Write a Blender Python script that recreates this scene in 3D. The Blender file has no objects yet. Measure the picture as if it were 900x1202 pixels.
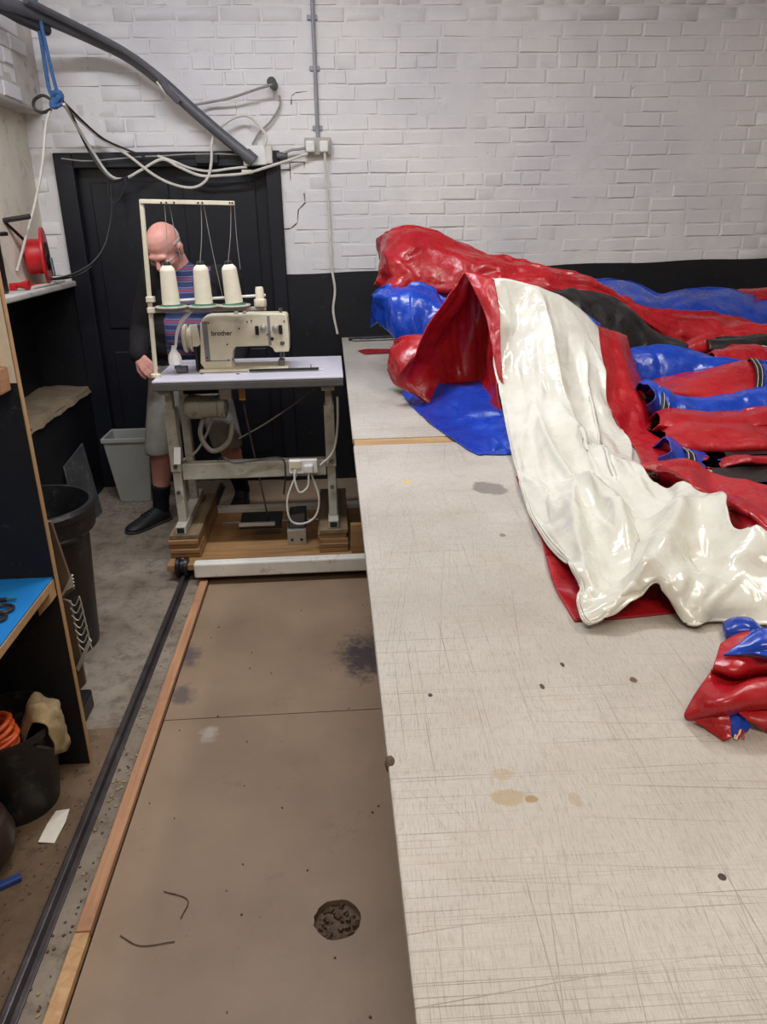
import bpy, bmesh, math, random
import numpy as np
from mathutils import Vector, Matrix, noise
random.seed(7); np.random.seed(7)
S = bpy.context.scene
COL = S.collection

# ------------------------------------------------------------------ camera
F = 890.0; CAM = np.array([0., 0., 1.6])
def nrm(v): return v/np.linalg.norm(v)
_dY = nrm(np.array([(386-450)/F, (601-258)/F, 1.]))
_a = -math.tan(math.radians(1.0))
_u = np.array([_a, 1., 0.]); _u[2] = -(_a*_dY[0]+_dY[1])/_dY[2]; _u = nrm(_u)
_dX = np.cross(_u, _dY)
RW = np.array([_dX, _dY, _u])            # world = RW @ (right, up, forward)
cd = bpy.data.cameras.new('camera'); co = bpy.data.objects.new('camera', cd); COL.objects.link(co)
cd.sensor_fit = 'HORIZONTAL'; cd.sensor_width = 36.0; cd.lens = F/900*36
cd.clip_start = 0.05; cd.clip_end = 60
m = Matrix.Identity(4)
for i in range(3):
    m[i][0] = RW[i][0]; m[i][1] = RW[i][1]; m[i][2] = -RW[i][2]; m[i][3] = CAM[i]
co.matrix_world = m
S.camera = co

# ------------------------------------------------------------------ world, lights, exposure
S.view_settings.view_transform = 'Standard'; S.view_settings.look = 'None'
S.view_settings.gamma = 1.0; S.view_settings.use_curve_mapping = False
S.view_settings.exposure = 0.0
w = bpy.data.worlds.new('world'); S.world = w; w.use_nodes = True
w.node_tree.nodes['Background'].inputs[0].default_value = (.9, .93, 1, 1)
w.node_tree.nodes['Background'].inputs[1].default_value = 0.25
def area(name, loc, target, sx, sy, power, col):
    l = bpy.data.lights.new(name, 'AREA'); l.shape = 'RECTANGLE'; l.size = sx; l.size_y = sy
    l.energy = power; l.color = col
    o = bpy.data.objects.new(name, l); COL.objects.link(o); o.location = loc
    o.rotation_euler = (Vector(target)-Vector(loc)).to_track_quat('-Z', 'Y').to_euler()
    return o
area('tube_light', (-.5, 2.7, 3.25), (-.5, 2.9, 0), 1.6, .16, 64, (.88, .92, 1))
area('tube_light', (1.5, 2.0, 3.25), (1.5, 2.0, 0), .16, 1.6, 30, (1, .96, .9))
area('tube_light', (.2, -.6, 3.25), (.3, -.3, 0), 1.6, .16, 46, (1, .9, .76))
area('window_daylight', (-1.66, 3.75, 1.8), (-.5, 3.9, 1.4), .8, .5, 5, (1, .93, .82))

# ------------------------------------------------------------------ pixel helpers (900 x 1202 frame) used to measure positions
def ray(px, py): return RW @ np.array([(px-450)/F, (601-py)/F, 1.])
def PY(px, py, y): r = ray(px, py); return CAM+r*y/r[1]
def PZ(px, py, z): r = ray(px, py); return CAM+r*(z-1.6)/r[2]
def V(*a): return np.array(a, float)

# ------------------------------------------------------------------ mesh builder
def catmull(pts, n):
    pts = np.asarray(pts, float); k = len(pts)
    if k == 2:
        t = np.linspace(0, 1, n).reshape(-1, *([1]*(pts.ndim-1))); return pts[0]*(1-t)+pts[1]*t
    P = np.vstack([2*pts[:1]-pts[1:2], pts, 2*pts[-1:]-pts[-2:-1]])
    t = np.linspace(0, k-1-1e-9, n); i = t.astype(int); f = (t-i)
    f = f.reshape(-1, *([1]*(pts.ndim-1)))
    a, b, c, d = P[i], P[i+1], P[i+2], P[i+3]
    return .5*((2*b)+(c-a)*f+(2*a-5*b+4*c-d)*f*f+(3*b-a-3*c+d)*f**3)

class MB:
    def __init__(s): s.v = []; s.f = []; s.sm = []
    def add(s, verts, faces, smooth=False):
        o = len(s.v); s.v += [tuple(map(float, x)) for x in verts]
        s.f += [tuple(i+o for i in f) for f in faces]; s.sm += [smooth]*len(faces); return s
    def box(s, lo, hi, R=None, c=None):
        lo = V(*lo); hi = V(*hi)
        vs = [V((lo, hi)[i][0], (lo, hi)[j][1], (lo, hi)[k][2]) for i in (0, 1) for j in (0, 1) for k in (0, 1)]
        if R is not None:
            cc = (lo+hi)/2 if c is None else V(*c); vs = [cc+R@(x-cc) for x in vs]
        return s.add(vs, [(0, 1, 3, 2), (4, 6, 7, 5), (0, 4, 5, 1), (2, 3, 7, 6), (0, 2, 6, 4), (1, 5, 7, 3)])
    def cbox(s, c, d, R=None): c = V(*c); d = V(*d)/2; return s.box(c-d, c+d, R)
    def hexa(s, b, t):   # 4 bottom, 4 top points
        vs = list(b)+list(t)
        return s.add(vs, [(3, 2, 1, 0), (4, 5, 6, 7)]+[(i, (i+1) % 4, 4+(i+1) % 4, 4+i) for i in range(4)])
    def slab(s, quad, thick):   # quad of 4 points, thickened along its normal
        q = [V(*x) for x in quad]; n = nrm(np.cross(q[1]-q[0], q[3]-q[0]))*thick
        return s.hexa([x-n for x in q], q)
    def prism(s, poly, axis, a, b):   # polygon in the other two axes
        def mk(p, t):
            r = list(p); r.insert(axis, t); return r
        k = len(poly); vs = [mk(p, a) for p in poly]+[mk(p, b) for p in poly]
        return s.add(vs, [tuple(range(k))[::-1], tuple(range(k, 2*k))]+[(i, (i+1) % k, k+(i+1) % k, k+i) for i in range(k)])
    def rings(s, rings, caps=True, smooth=True, closed=False):
        k = len(rings[0]); n = len(rings); vs = [p for r in rings for p in r]; fs = []
        for i in range(n-1 if not closed else n):
            a = i*k; b = ((i+1) % n)*k
            fs += [(a+j, a+(j+1) % k, b+(j+1) % k, b+j) for j in range(k)]
        s.add(vs, fs, smooth)
        if caps and not closed:
            s.add(rings[0], [tuple(range(k))[::-1]]); s.add(rings[-1], [tuple(range(k))])
        return s
    def tube(s, pts, r, seg=8, n=None, caps=True):
        pts = np.asarray(pts, float)
        if n is None: n = 2 if len(pts) == 2 else (len(pts)-1)*6+1
        q = catmull(pts, n); k = len(q)
        rr = np.interp(np.linspace(0, 1, k), np.linspace(0, 1, len(r)), r) if hasattr(r, '__len__') else np.full(k, r)
        T = np.gradient(q, axis=0); T /= np.linalg.norm(T, axis=1)[:, None]+1e-12
        up = V(0, 0, 1) if abs(T[0][2]) < .9 else V(1, 0, 0)
        a = nrm(np.cross(up, T[0])); R = []
        for i in range(k):
            a = nrm(a-T[i]*np.dot(a, T[i])); b = np.cross(T[i], a)
            R.append([q[i]+rr[i]*(math.cos(2*math.pi*j/seg)*a+math.sin(2*math.pi*j/seg)*b) for j in range(seg)])
        return s.rings(R, caps)
    def lathe(s, prof, c=(0, 0, 0), axis=(0, 0, 1), seg=24, caps=True):   # prof: (radius, height)
        ax = nrm(V(*axis)); a = nrm(np.cross(V(0, 0, 1) if abs(ax[2]) < .9 else V(1, 0, 0), ax)); b = np.cross(ax, a); c = V(*c)
        R = [[c+ax*h+max(r, 1e-4)*(math.cos(2*math.pi*j/seg)*a+math.sin(2*math.pi*j/seg)*b) for j in range(seg)] for r, h in prof]
        return s.rings(R, caps)
    def ball(s, c, r, seg=14, R=None):
        r = V(*r) if hasattr(r, '__len__') else V(r, r, r); rs = []
        for i in range(1, seg//2+1):
            t = math.pi*i/(seg//2+1)
            ring = [V(math.sin(t)*math.cos(2*math.pi*j/seg), math.sin(t)*math.sin(2*math.pi*j/seg), -math.cos(t))*r for j in range(seg)]
            if R is not None: ring = [R@x for x in ring]
            rs.append([V(*c)+x for x in ring])
        return s.rings(rs)
    def mesh(s, name, org=(0, 0, 0), sharp=35):
        me = bpy.data.meshes.new(name)
        o = V(*org); me.from_pydata([tuple(V(*v)-o) for v in s.v], [], s.f)
        bm = bmesh.new(); bm.from_mesh(me)
        for f, k in zip(bm.faces, s.sm): f.smooth = k
        bmesh.ops.remove_doubles(bm, verts=bm.verts, dist=1e-6)
        bmesh.ops.recalc_face_normals(bm, faces=bm.faces)
        bm.to_mesh(me); bm.free()
        if any(s.sm): me.set_sharp_from_angle(angle=math.radians(sharp))
        return me
    def obj(s, name, mat, parent=None, bevel=0, seg=2, sharp=35, org=None):
        if org is None: org = parent_org(parent) if parent is not None else base_of(s.v)
        me = s.mesh(name, org, sharp); me.materials.append(mat)
        o = bpy.data.objects.new(name, me); COL.objects.link(o)
        if parent is not None: o.parent = parent
        else: o.location = org
        if bevel:
            b = o.modifiers.new('bevel', 'BEVEL'); b.width = bevel; b.segments = seg; b.limit_method = 'ANGLE'; b.angle_limit = math.radians(40)
            b.harden_normals = False
        return o
def base_of(v):
    a = np.array(v); lo = a.min(0); hi = a.max(0); return V((lo[0]+hi[0])/2, (lo[1]+hi[1])/2, lo[2])
def parent_org(p):
    o = np.zeros(3)
    while p is not None: o = o+V(*p.location); p = p.parent
    return o
def thing(name, label, cat, loc, group=None):
    o = bpy.data.objects.new(name, None); o.empty_display_size = .1; COL.objects.link(o); o.location = loc
    return tag(o, label, cat, group)
def tag(o, label, cat, group=None):
    o['label'] = label; o['category'] = cat
    if group: o['group'] = group
    return o
def struct(o, label=None, cat=None):
    o['kind'] = 'structure'
    if label: o['label'] = label
    if cat: o['category'] = cat
    return o
def rotm(ax, deg):
    return np.array(Matrix.Rotation(math.radians(deg), 3, ax))

# ------------------------------------------------------------------ materials
def srgb(r, g, b):
    f = lambda c: c/12.92 if c <= .04045 else ((c+.055)/1.055)**2.4
    return (f(r/255), f(g/255), f(b/255), 1)
class NT:
    def __init__(s, name):
        s.m = bpy.data.materials.new(name); s.m.use_nodes = True; s.t = s.m.node_tree
        s.b = s.t.nodes['Principled BSDF']; s.pos = s.n('ShaderNodeNewGeometry').outputs['Position']
    def n(s, ty, **k):
        x = s.t.nodes.new(ty)
        for a, v in k.items(): setattr(x, a, v)
        return x
    def l(s, a, b): s.t.links.new(a, b)
    def map(s, scale, rot=(0, 0, 0), loc=(0, 0, 0)):
        x = s.n('ShaderNodeMapping'); s.l(s.pos, x.inputs[0]); x.inputs['Scale'].default_value = scale
        x.inputs['Rotation'].default_value = rot; x.inputs['Location'].default_value = loc; return x.outputs[0]
    def stretch(s, scale, deg, loc=(0, 0, 0)):
        r = s.map((1, 1, 1), rot=(0, 0, math.radians(deg)), loc=loc); x = s.n('ShaderNodeMapping'); s.l(r, x.inputs[0])
        x.inputs['Scale'].default_value = scale; return x.outputs[0]
    def noise(s, scale=5, detail=4, rough=.6, vec=None, dist=0):
        x = s.n('ShaderNodeTexNoise'); s.l(s.pos if vec is None else vec, x.inputs['Vector'])
        x.inputs['Scale'].default_value = scale; x.inputs['Detail'].default_value = detail
        x.inputs['Roughness'].default_value = rough; x.inputs['Distortion'].default_value = dist; return x.outputs[0]
    def ramp(s, fac, stops, interp='LINEAR'):
        x = s.n('ShaderNodeValToRGB'); s.l(fac, x.inputs[0]); e = x.color_ramp.elements; x.color_ramp.interpolation = interp
        while len(e) < len(stops): e.new(.5)
        for i, (p, c) in enumerate(stops):
            e[i].position = p; e[i].color = c if hasattr(c, '__len__') else (c, c, c, 1)
        return x.outputs[0]
    def mix(s, fac, a, b, mode='MIX'):
        x = s.n('ShaderNodeMix', data_type='RGBA', blend_type=mode)
        for i, v in ((0, fac), (6, a), (7, b)):
            if hasattr(v, 'links') or isinstance(v, bpy.types.NodeSocket): s.l(v, x.inputs[i])
            else: x.inputs[i].default_value = v
        return x.outputs[2]
    def math(s, op, a, b=None, clamp=False):
        x = s.n('ShaderNodeMath', operation=op, use_clamp=clamp)
        for i, v in ((0, a), (1, b)):
            if v is None: continue
            if isinstance(v, bpy.types.NodeSocket): s.l(v, x.inputs[i])
            else: x.inputs[i].default_value = v
        return x.outputs[0]
    def bump(s, h, strength=.3, dist=.01, prev=None):
        x = s.n('ShaderNodeBump'); s.l(h, x.inputs['Height']); x.inputs['Strength'].default_value = strength
        x.inputs['Distance'].default_value = dist
        if prev is not None: s.l(prev, x.inputs['Normal'])
        s.l(x.outputs[0], s.b.inputs['Normal']); return x.outputs[0]
    def col(s, c):
        if isinstance(c, bpy.types.NodeSocket): s.l(c, s.b.inputs['Base Color'])
        else: s.b.inputs['Base Color'].default_value = c
        return s
    def set(s, rough=.5, metal=0, spec=.5, coat=0):
        if isinstance(rough, bpy.types.NodeSocket): s.l(rough, s.b.inputs['Roughness'])
        else: s.b.inputs['Roughness'].default_value = rough
        s.b.inputs['Metallic'].default_value = metal; s.b.inputs['Specular IOR Level'].default_value = spec
        s.b.inputs['Coat Weight'].default_value = coat; return s
def simple(name, c, rough=.5, metal=0, var=.25, scale=12, bump=.15, bscale=60, spec=.5, dirt=None):
    t = NT(name); n = t.noise(scale, 5, .65)
    d = tuple(x*(1-var) for x in c[:3])+(1,); h = tuple(min(1, x*(1+var*.6)) for x in c[:3])+(1,)
    k = t.ramp(n, [(.3, d), (.7, h)])
    if dirt is not None:
        k = t.mix(t.ramp(t.noise(scale*2.3, 6, .7, vec=t.map((1, 1, 1), loc=(5, 3, 1))), [(.55, 0), (.72, 1)]), k, dirt)
    t.col(k).set(rough, metal, spec)
    if bump: t.bump(t.noise(bscale, 4, .6), bump, .004)
    return t.m
def wood(name, c1, c2, axis=1, rough=.6, scale=1.0):
    t = NT(name); sc = [38*scale]*3; sc[axis] = 2.2*scale
    n = t.noise(1, 6, .65, vec=t.map(sc), dist=.6)
    k = t.ramp(n, [(.3, c1), (.5, tuple((a+b)/2 for a, b in zip(c1, c2))), (.68, c2)])
    k = t.mix(t.ramp(t.noise(9, 4, .7), [(.55, 0), (.75, .45)]), k, tuple(x*.5 for x in c1[:3])+(1,))
    t.col(k).set(rough); t.bump(n, .25, .003); return t.m

def m_whitebrick():
    t = NT('white_painted_brick')
    k = t.ramp(t.noise(1.3, 4, .6), [(.35, srgb(207, 205, 208)), (.65, srgb(226, 223, 221))])
    k = t.mix(t.ramp(t.noise(9, 6, .75), [(.6, 0), (.85, .35)]), k, srgb(176, 170, 168))
    k = t.mix(t.ramp(t.noise(24, 3, .6), [(.70, 0), (.78, .6)]), k, srgb(120, 108, 100))
    t.col(k).set(.55, 0, .4)
    b = t.bump(t.noise(55, 5, .65), .35, .004); t.bump(t.noise(14, 3, .6), .35, .01, b); return t.m
def m_black(name, c=(18, 19, 24), rough=.5, dust=.35):
    t = NT(name)
    k = t.ramp(t.noise(3, 5, .65), [(.35, srgb(*c)), (.75, srgb(*[x+9 for x in c]))])
    k = t.mix(t.ramp(t.noise(16, 7, .78), [(.60, 0), (.82, dust)]), k, srgb(120, 116, 112))
    t.col(k).set(rough, 0, .35); t.bump(t.noise(40, 4, .6), .2, .005); return t.m
def m_bench():
    t = NT('scratched_pale_bench_top')
    k = t.ramp(t.noise(2.2, 5, .6), [(.35, srgb(172, 165, 156)), (.65, srgb(190, 184, 176))])
    k = t.mix(t.ramp(t.noise(7, 6, .7), [(.5, 0), (.75, .35)]), k, srgb(165, 152, 132))
    fine1 = t.ramp(t.noise(1, 4, .8, vec=t.stretch((430, 40, 1), 3)), [(.36, 1), (.52, 0)])
    fine2 = t.ramp(t.noise(1, 4, .8, vec=t.stretch((34, 520, 1), -2)), [(.34, 1), (.5, 0)])
    fi = t.math('MAXIMUM', t.math('MULTIPLY', fine1, .6), t.math('MULTIPLY', fine2, .38))
    k = t.mix(t.math('MULTIPLY', fi, .75), k, srgb(130, 118, 104))
    pat = t.ramp(t.noise(3.5, 4, .6, vec=t.map((1, 1, 1), loc=(3, 1, 0))), [(.42, 0), (.62, 1)])
    lines = None
    for ang, sx, sy, lo in ((1, 420, 1.5, .30), (91, 420, 1.3, .30), (9, 380, 1.0, .275), (-83, 380, 1.1, .275), (35, 300, .9, .235), (-28, 300, .8, .23), (84, 340, .7, .26)):
        ln = t.ramp(t.noise(1, 2, .5, vec=t.stretch((sx, sy, 1), ang, (ang*.037, ang*.011, 0))), [(lo, 1), (lo+.05, 0)])
        lines = ln if lines is None else t.math('MAXIMUM', lines, ln)
    k = t.mix(t.math('MULTIPLY', lines, t.math('ADD', .17, t.math('MULTIPLY', pat, .42))), k, srgb(84, 72, 60))
    sp = t.ramp(t.noise(38, 4, .7), [(.69, 0), (.74, .7)])
    k = t.mix(sp, k, srgb(150, 130, 100))
    # worn stains, plus small holes whose dark insides are painted into the colour
    for (px, py, r, sx, c, st) in ((600, 936, .026, .3, (158, 134, 84), .6), (623, 938, .011, .35, (150, 122, 76), .9), (575, 573, .05, .55, (128, 122, 116), .95),
                                   (478, 566, .012, .8, (205, 186, 90), .8), (505, 816, .0042, .6, (40, 34, 28), 1), (743, 798, .008, .6, (88, 66, 48), .95), (848, 1030, .004, .6, (40, 30, 22), 1),
                                   (592, 908, .018, .35, (165, 140, 95), .45), (675, 940, .010, .7, (160, 138, 100), .5), (660, 780, .004, 1, (60, 48, 36), 1), (590, 628, .007, .8, (120, 100, 80), .8), (636, 806, .004, 1, (80, 60, 45), 1)):
        p = PZ(px, py, .92)
        d = t.n('ShaderNodeVectorMath', operation='DISTANCE')
        mp = t.n('ShaderNodeVectorMath', operation='MULTIPLY'); t.l(t.pos, mp.inputs[0]); mp.inputs[1].default_value = (1, 1/sx*.5 if sx < 1 else .5, 0)
        t.l(mp.outputs[0], d.inputs[0]); q = p*np.array([1, (1/sx*.5 if sx < 1 else .5), 0]); d.inputs[1].default_value = tuple(q)
        dd = t.math('ADD', d.outputs['Value'], t.math('MULTIPLY', t.math('SUBTRACT', t.noise(28/(r*25+.5), 3, .6), .5), r*1.5))
        k = t.mix(t.math('MULTIPLY', t.ramp(t.math('DIVIDE', dd, r*2), [(.40, 1), (.5, 0)]), st), k, srgb(*c))
    t.col(k).set(t.ramp(t.noise(30, 4, .6), [(.3, .36), (.7, .52)]), 0, .45)
    b = t.bump(fi, .12, .002); t.bump(lines, .3, -.002, b); return t.m
def m_pvc(name, c, c2, rough=.22, dirt=0.0):
    t = NT(name)
    k = t.ramp(t.noise(4, 4, .6), [(.35, c), (.68, c2)])
    if dirt: k = t.mix(t.ramp(t.noise(11, 6, .75), [(.56, 0), (.8, dirt)]), k, srgb(150, 140, 115))
    t.col(k).set(t.ramp(t.noise(16, 4, .65), [(.35, rough*.7), (.7, rough*1.7)]), 0, .5)
    b = t.bump(t.noise(14, 2, .5, dist=1.5), .16, .02); t.bump(t.noise(60, 3, .5, dist=.8), .06, .005, b); return t.m
def m_floorboard():
    t = NT('brown_hardboard')
    k = t.ramp(t.noise(1.6, 5, .6), [(.3, srgb(126, 105, 86)), (.7, srgb(153, 130, 106))])
    k = t.mix(t.ramp(t.noise(5, 6, .7, vec=t.map((1, 1, 1), loc=(2, 7, 0))), [(.60, 0), (.78, .6)]), k, srgb(88, 74, 66))
    k = t.mix(t.ramp(t.noise(48, 3, .7), [(.715, 0), (.74, .8)]), k, srgb(62, 48, 40))
    k = t.mix(t.ramp(t.noise(1, 3, .6, vec=t.map((120, 5, 1), rot=(0, 0, .7))), [(.24, .7), (.27, 0)]), k, srgb(70, 54, 46))
    for (px, py, r, c) in ((428, 770, .11, (52, 46, 56)), (222, 770, .05, (84, 74, 76)), (215, 815, .05, (90, 80, 78)), (245, 862, .03, (170, 158, 146))):
        p = PZ(px, py, 0); d = t.n('ShaderNodeVectorMath', operation='DISTANCE'); mp = t.n('ShaderNodeVectorMath', operation='MULTIPLY')
        t.l(t.pos, mp.inputs[0]); mp.inputs[1].default_value = (1, .6, 0); t.l(mp.outputs[0], d.inputs[0]); d.inputs[1].default_value = tuple(p*np.array([1, .6, 0]))
        dd = t.math('ADD', d.outputs['Value'], t.math('MULTIPLY', t.math('SUBTRACT', t.noise(22, 4, .7), .5), r*2.4))
        k = t.mix(t.math('MULTIPLY', t.ramp(t.math('DIVIDE', dd, r*2), [(.2, 1), (.55, 0)]), .85), k, srgb(*c))
    t.col(k).set(.5, 0, .4); t.bump(t.noise(60, 5, .6), .15, .003); return t.m
def m_grimyboard():
    t = NT('grimy_brown_board')
    k = t.ramp(t.noise(3, 6, .65), [(.3, srgb(84, 66, 50)), (.7, srgb(124, 102, 80))])
    k = t.mix(t.ramp(t.noise(14, 6, .75), [(.52, 0), (.7, .7)]), k, srgb(58, 44, 34))
    k = t.mix(t.ramp(t.noise(1, 4, .7, vec=t.stretch((60, 5, 1), 25)), [(.3, .6), (.36, 0)]), k, srgb(46, 36, 30))
    k = t.mix(t.ramp(t.noise(70, 3, .7), [(.7, 0), (.75, .6)]), k, srgb(170, 160, 146))
    t.col(k).set(.75, 0, .3); t.bump(t.noise(30, 6, .7), .4, .006); return t.m
def m_concrete():
    t = NT('grimy_concrete')
    k = t.ramp(t.noise(2.5, 6, .65), [(.3, srgb(112, 98, 84)), (.7, srgb(150, 139, 125))])
    k = t.mix(t.ramp(t.noise(13, 6, .75), [(.48, 0), (.7, .8)]), k, srgb(72, 58, 46))
    k = t.mix(t.ramp(t.noise(30, 5, .7, vec=t.map((1, 1, 1), loc=(1, 9, 0))), [(.67, 0), (.74, .7)]), k, srgb(182, 178, 172))
    k = t.mix(t.ramp(t.noise(6, 3, .6, vec=t.map((1, 1, 1), loc=(8, 2.4, 0))), [(.72, 0), (.78, .6)]), k, srgb(72, 110, 112))
    t.col(k).set(.75, 0, .3); t.bump(t.noise(25, 6, .7), .5, .01); return t.m
def m_stripes():
    t = NT('striped_blue_shirt')
    w = t.n('ShaderNodeTexWave', wave_type='BANDS', bands_direction='Z'); t.l(t.pos, w.inputs['Vector'])
    w.inputs['Scale'].default_value = 6.0; w.inputs['Distortion'].default_value = 1.2; w.inputs['Detail'].default_value = 1
    k = t.ramp(w.outputs[1], [(0, srgb(52, 62, 98)), (.4, srgb(62, 74, 118)), (.5, srgb(150, 150, 170)), (.58, srgb(70, 82, 125)), (.8, srgb(58, 66, 108)), (.88, srgb(132, 70, 88))], 'CONSTANT')
    t.col(k).set(.85, 0, .2); t.bump(t.noise(18, 3, .6), .4, .015); return t.m
MAT = dict(
    brick=m_whitebrick(), black=m_black('black_wall_paint'), blackdoor=m_black('black_door_paint', (20, 22, 30), .45, .15), blackply=m_black('black_plywood_face', (22, 22, 25), .6, .5),
    bench=m_bench(), red=m_pvc('red_pvc', srgb(150, 16, 26), srgb(174, 26, 34), .28), blue=m_pvc('blue_pvc', srgb(14, 52, 150), srgb(20, 68, 180), .25),
    white=m_pvc('cream_pvc', srgb(206, 204, 192), srgb(219, 218, 209), .17, .3), blackpvc=m_pvc('black_lining', srgb(16, 15, 17), srgb(30, 28, 28), .35),
    board=m_floorboard(), grimy=m_grimyboard(), concrete=m_concrete(), stripes=m_stripes(),
    rawply=wood('raw_plywood', srgb(170, 128, 84), srgb(200, 162, 116), 2), pine=wood('pine_batten', srgb(150, 104, 74), srgb(188, 142, 104), 1),
    deck=wood('deck_wood', srgb(128, 94, 58), srgb(164, 126, 82), 0), plank=wood('stacked_plank', srgb(116, 84, 54), srgb(160, 122, 80), 0),
    plankdark=wood('grimy_plank', srgb(92, 76, 58), srgb(134, 112, 84), 1), brownwood=wood('brown_wood_strip', srgb(150, 116, 76), srgb(182, 148, 104), 0),
    steel=simple('worn_steel', srgb(120, 118, 118), .35, .8, .3, 20, .1, 90), dark=simple('dark_metal', srgb(40, 38, 40), .4, .5, .3, 15),
    iron=simple('rail_iron', srgb(92, 86, 86), .38, .7, .35, 14, .2, 60), conduit=simple('grey_conduit', srgb(150, 150, 156), .5, .2, .15, 12),
    pipe=simple('dark_grey_pipe', srgb(88, 88, 94), .5, .1, .25, 8, .2, 40), cream=simple('cream_enamel', srgb(214, 206, 182), .35, 0, .12, 9, .06, 60, .5),
    grey_enamel=simple('grey_enamel', srgb(176, 172, 160), .45, 0, .2, 10, .1, 50, .5, srgb(120, 110, 95)), laminate=simple('lilac_white_laminate', srgb(200, 197, 209), .35, 0, .07, 5, .03, 50),
    darkedge=simple('dark_edge_band', srgb(84, 82, 80), .5, 0, .15, 12), slab=simple('dark_grey_board', srgb(70, 70, 72), .5, 0, .3, 10, .2, 30, .5, srgb(120, 116, 112)), edgegrey=simple('grey_edge_band', srgb(122, 120, 122), .5, 0, .15, 12), whiteplastic=simple('white_plastic', srgb(226, 224, 220), .4, 0, .08, 10, .05),
    cable_w=simple('white_cable', srgb(206, 202, 192), .5, 0, .15, 20), cable_g=simple('grey_cable', srgb(150, 146, 140), .55, 0, .2, 20), cable_b=simple('black_cable', srgb(36, 35, 38), .5, 0, .2, 20),
    rope=simple('blue_rope', srgb(58, 98, 150), .8, 0, .35, 60, .6, 200), thread=simple('cream_thread', srgb(226, 218, 196), .75, 0, .08, 30, .3, 300),
    greenp=simple('green_plastic', srgb(60, 110, 84), .4), blackp=simple('black_plastic', srgb(26, 26, 28), .42, 0, .3, 8, .12, 50, .5, srgb(70, 68, 66)),
    greyp=simple('grey_plastic', srgb(158, 160, 156), .5, 0, .12, 5, .08), bluesheet=simple('blue_sheet', srgb(30, 128, 206), .45, 0, .1, 6, .05),
    orange=simple('orange_cable', srgb(232, 96, 36), .45, 0, .12, 20), cloth=simple('tan_cloth', srgb(158, 136, 100), .9, 0, .3, 20, .5, 90),
    redp=simple('red_plastic', srgb(200, 34, 40), .35, 0, .15, 8, .05), paper=simple('white_paper', srgb(226, 218, 204), .8, 0, .1, 30), bluep=simple('blue_plastic', srgb(40, 66, 132), .5),
    yellow=simple('yellow_card', srgb(222, 176, 62), .6), skin=simple('skin', srgb(206, 146, 134), .5, 0, .16, 9, .1, 120, .45), hair=simple('white_hair', srgb(176, 166, 162), .8, 0, .2, 90, .6, 260),
    jacket=simple('black_knit', srgb(36, 34, 36), .9, 0, .35, 14, .5, 120, .2), shorts=simple('grey_shorts', srgb(128, 124, 118), .9, 0, .18, 12, .4, 60, .2),
    sock=simple('black_sock', srgb(24, 24, 30), .9, 0, .3, 30, .5, 200, .2), shoe=simple('black_shoe', srgb(32, 31, 33), .55, 0, .3, 14, .2, 80), sole=simple('dark_sole', srgb(58, 56, 56), .7),
    leather=simple('dark_brown_leather', srgb(58, 44, 38), .4, 0, .35, 9, .25, 40), beam=simple('white_painted_beam', srgb(222, 218, 208), .45, 0, .1, 6, .1, 40, .5, srgb(170, 160, 142)),
    reveal=simple('cream_plaster', srgb(222, 214, 198), .8, 0, .1, 5, .5, 20, .3, srgb(190, 176, 154)), dust=simple('dusty_ledge', srgb(128, 112, 92), .95, 0, .3, 10, .8, 30, .2),
    roughplaster=simple('rough_white_plaster', srgb(196, 190, 184), .8, 0, .2, 5, .8, 16, .3, srgb(128, 118, 108)), ceiling=simple('white_ceiling', srgb(225, 223, 220), .8, 0, .05, 4),
    silver=simple('galvanised_plate', srgb(186, 184, 178), .35, .6, .15, 20), wire=simple('white_wire', srgb(206, 200, 190), .45, .2, .15, 30), brownpanel=simple('brown_panel', srgb(118, 96, 76), .5, 0, .25, 8),
    glass=simple('dark_glasses', srgb(30, 26, 26), .3), debris=simple('floor_debris', srgb(96, 78, 62), .9, 0, .6, 60, .6, 150), gold=simple('tan_tag', srgb(190, 130, 70), .6), pinky=simple('red_scrap', srgb(170, 40, 48), .6),
    lettering=simple('dark_lettering', srgb(48, 46, 44), .5, 0, .1, 10, 0), scrapwhite=simple('pale_scraps', srgb(138, 122, 118), .8, 0, .45, 40),
)

# ================================================================== the room
b = MB(); b.box((-1.9, -1.6, -.12), (-.66, 5.0, 0)); b.box((-.66, -1.6, -.12), (3.9, 5.0, -.02))
floor = struct(b.obj('floor', MAT['concrete'], org=(0, 0, 0)))
def board_panel(x0, x1, y0, y1, hole=None):
    me = bpy.data.meshes.new('floor_board'); bm = bmesh.new()
    loop = [bm.verts.new(p) for p in ((x0, y0, 0), (x1, y0, 0), (x1, y1, 0), (x0, y1, 0))]
    ed = [bm.edges.new((loop[i], loop[(i+1) % 4])) for i in range(4)]
    if hole:
        hx, hy, hr = hole; k = 28
        c = [bm.verts.new((hx+hr*(1+.03*math.sin(3*i))*math.cos(2*math.pi*i/k), hy+hr*(1+.03*math.cos(5*i))*math.sin(2*math.pi*i/k), 0)) for i in range(k)]
        ed += [bm.edges.new((c[i], c[(i+1) % k])) for i in range(k)]
    bmesh.ops.triangle_fill(bm, edges=ed, use_beauty=True)
    r = bmesh.ops.extrude_face_region(bm, geom=bm.faces[:])
    bmesh.ops.translate(bm, verts=[e for e in r['geom'] if isinstance(e, bmesh.types.BMVert)], vec=(0, 0, -.0185))
    bmesh.ops.recalc_face_normals(bm, faces=bm.faces); bm.to_mesh(me); bm.free()
    me.materials.append(MAT['board']); o = bpy.data.objects.new('floor_board', me); COL.objects.link(o); o.parent = floor
    return o
hx, hy, _ = PZ(396, 1079, 0)
board_panel(-.634, 1.6, -1.4, 2.224, (hx, hy, .058)); board_panel(-.634, 1.6, 2.228, 4.78)

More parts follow.
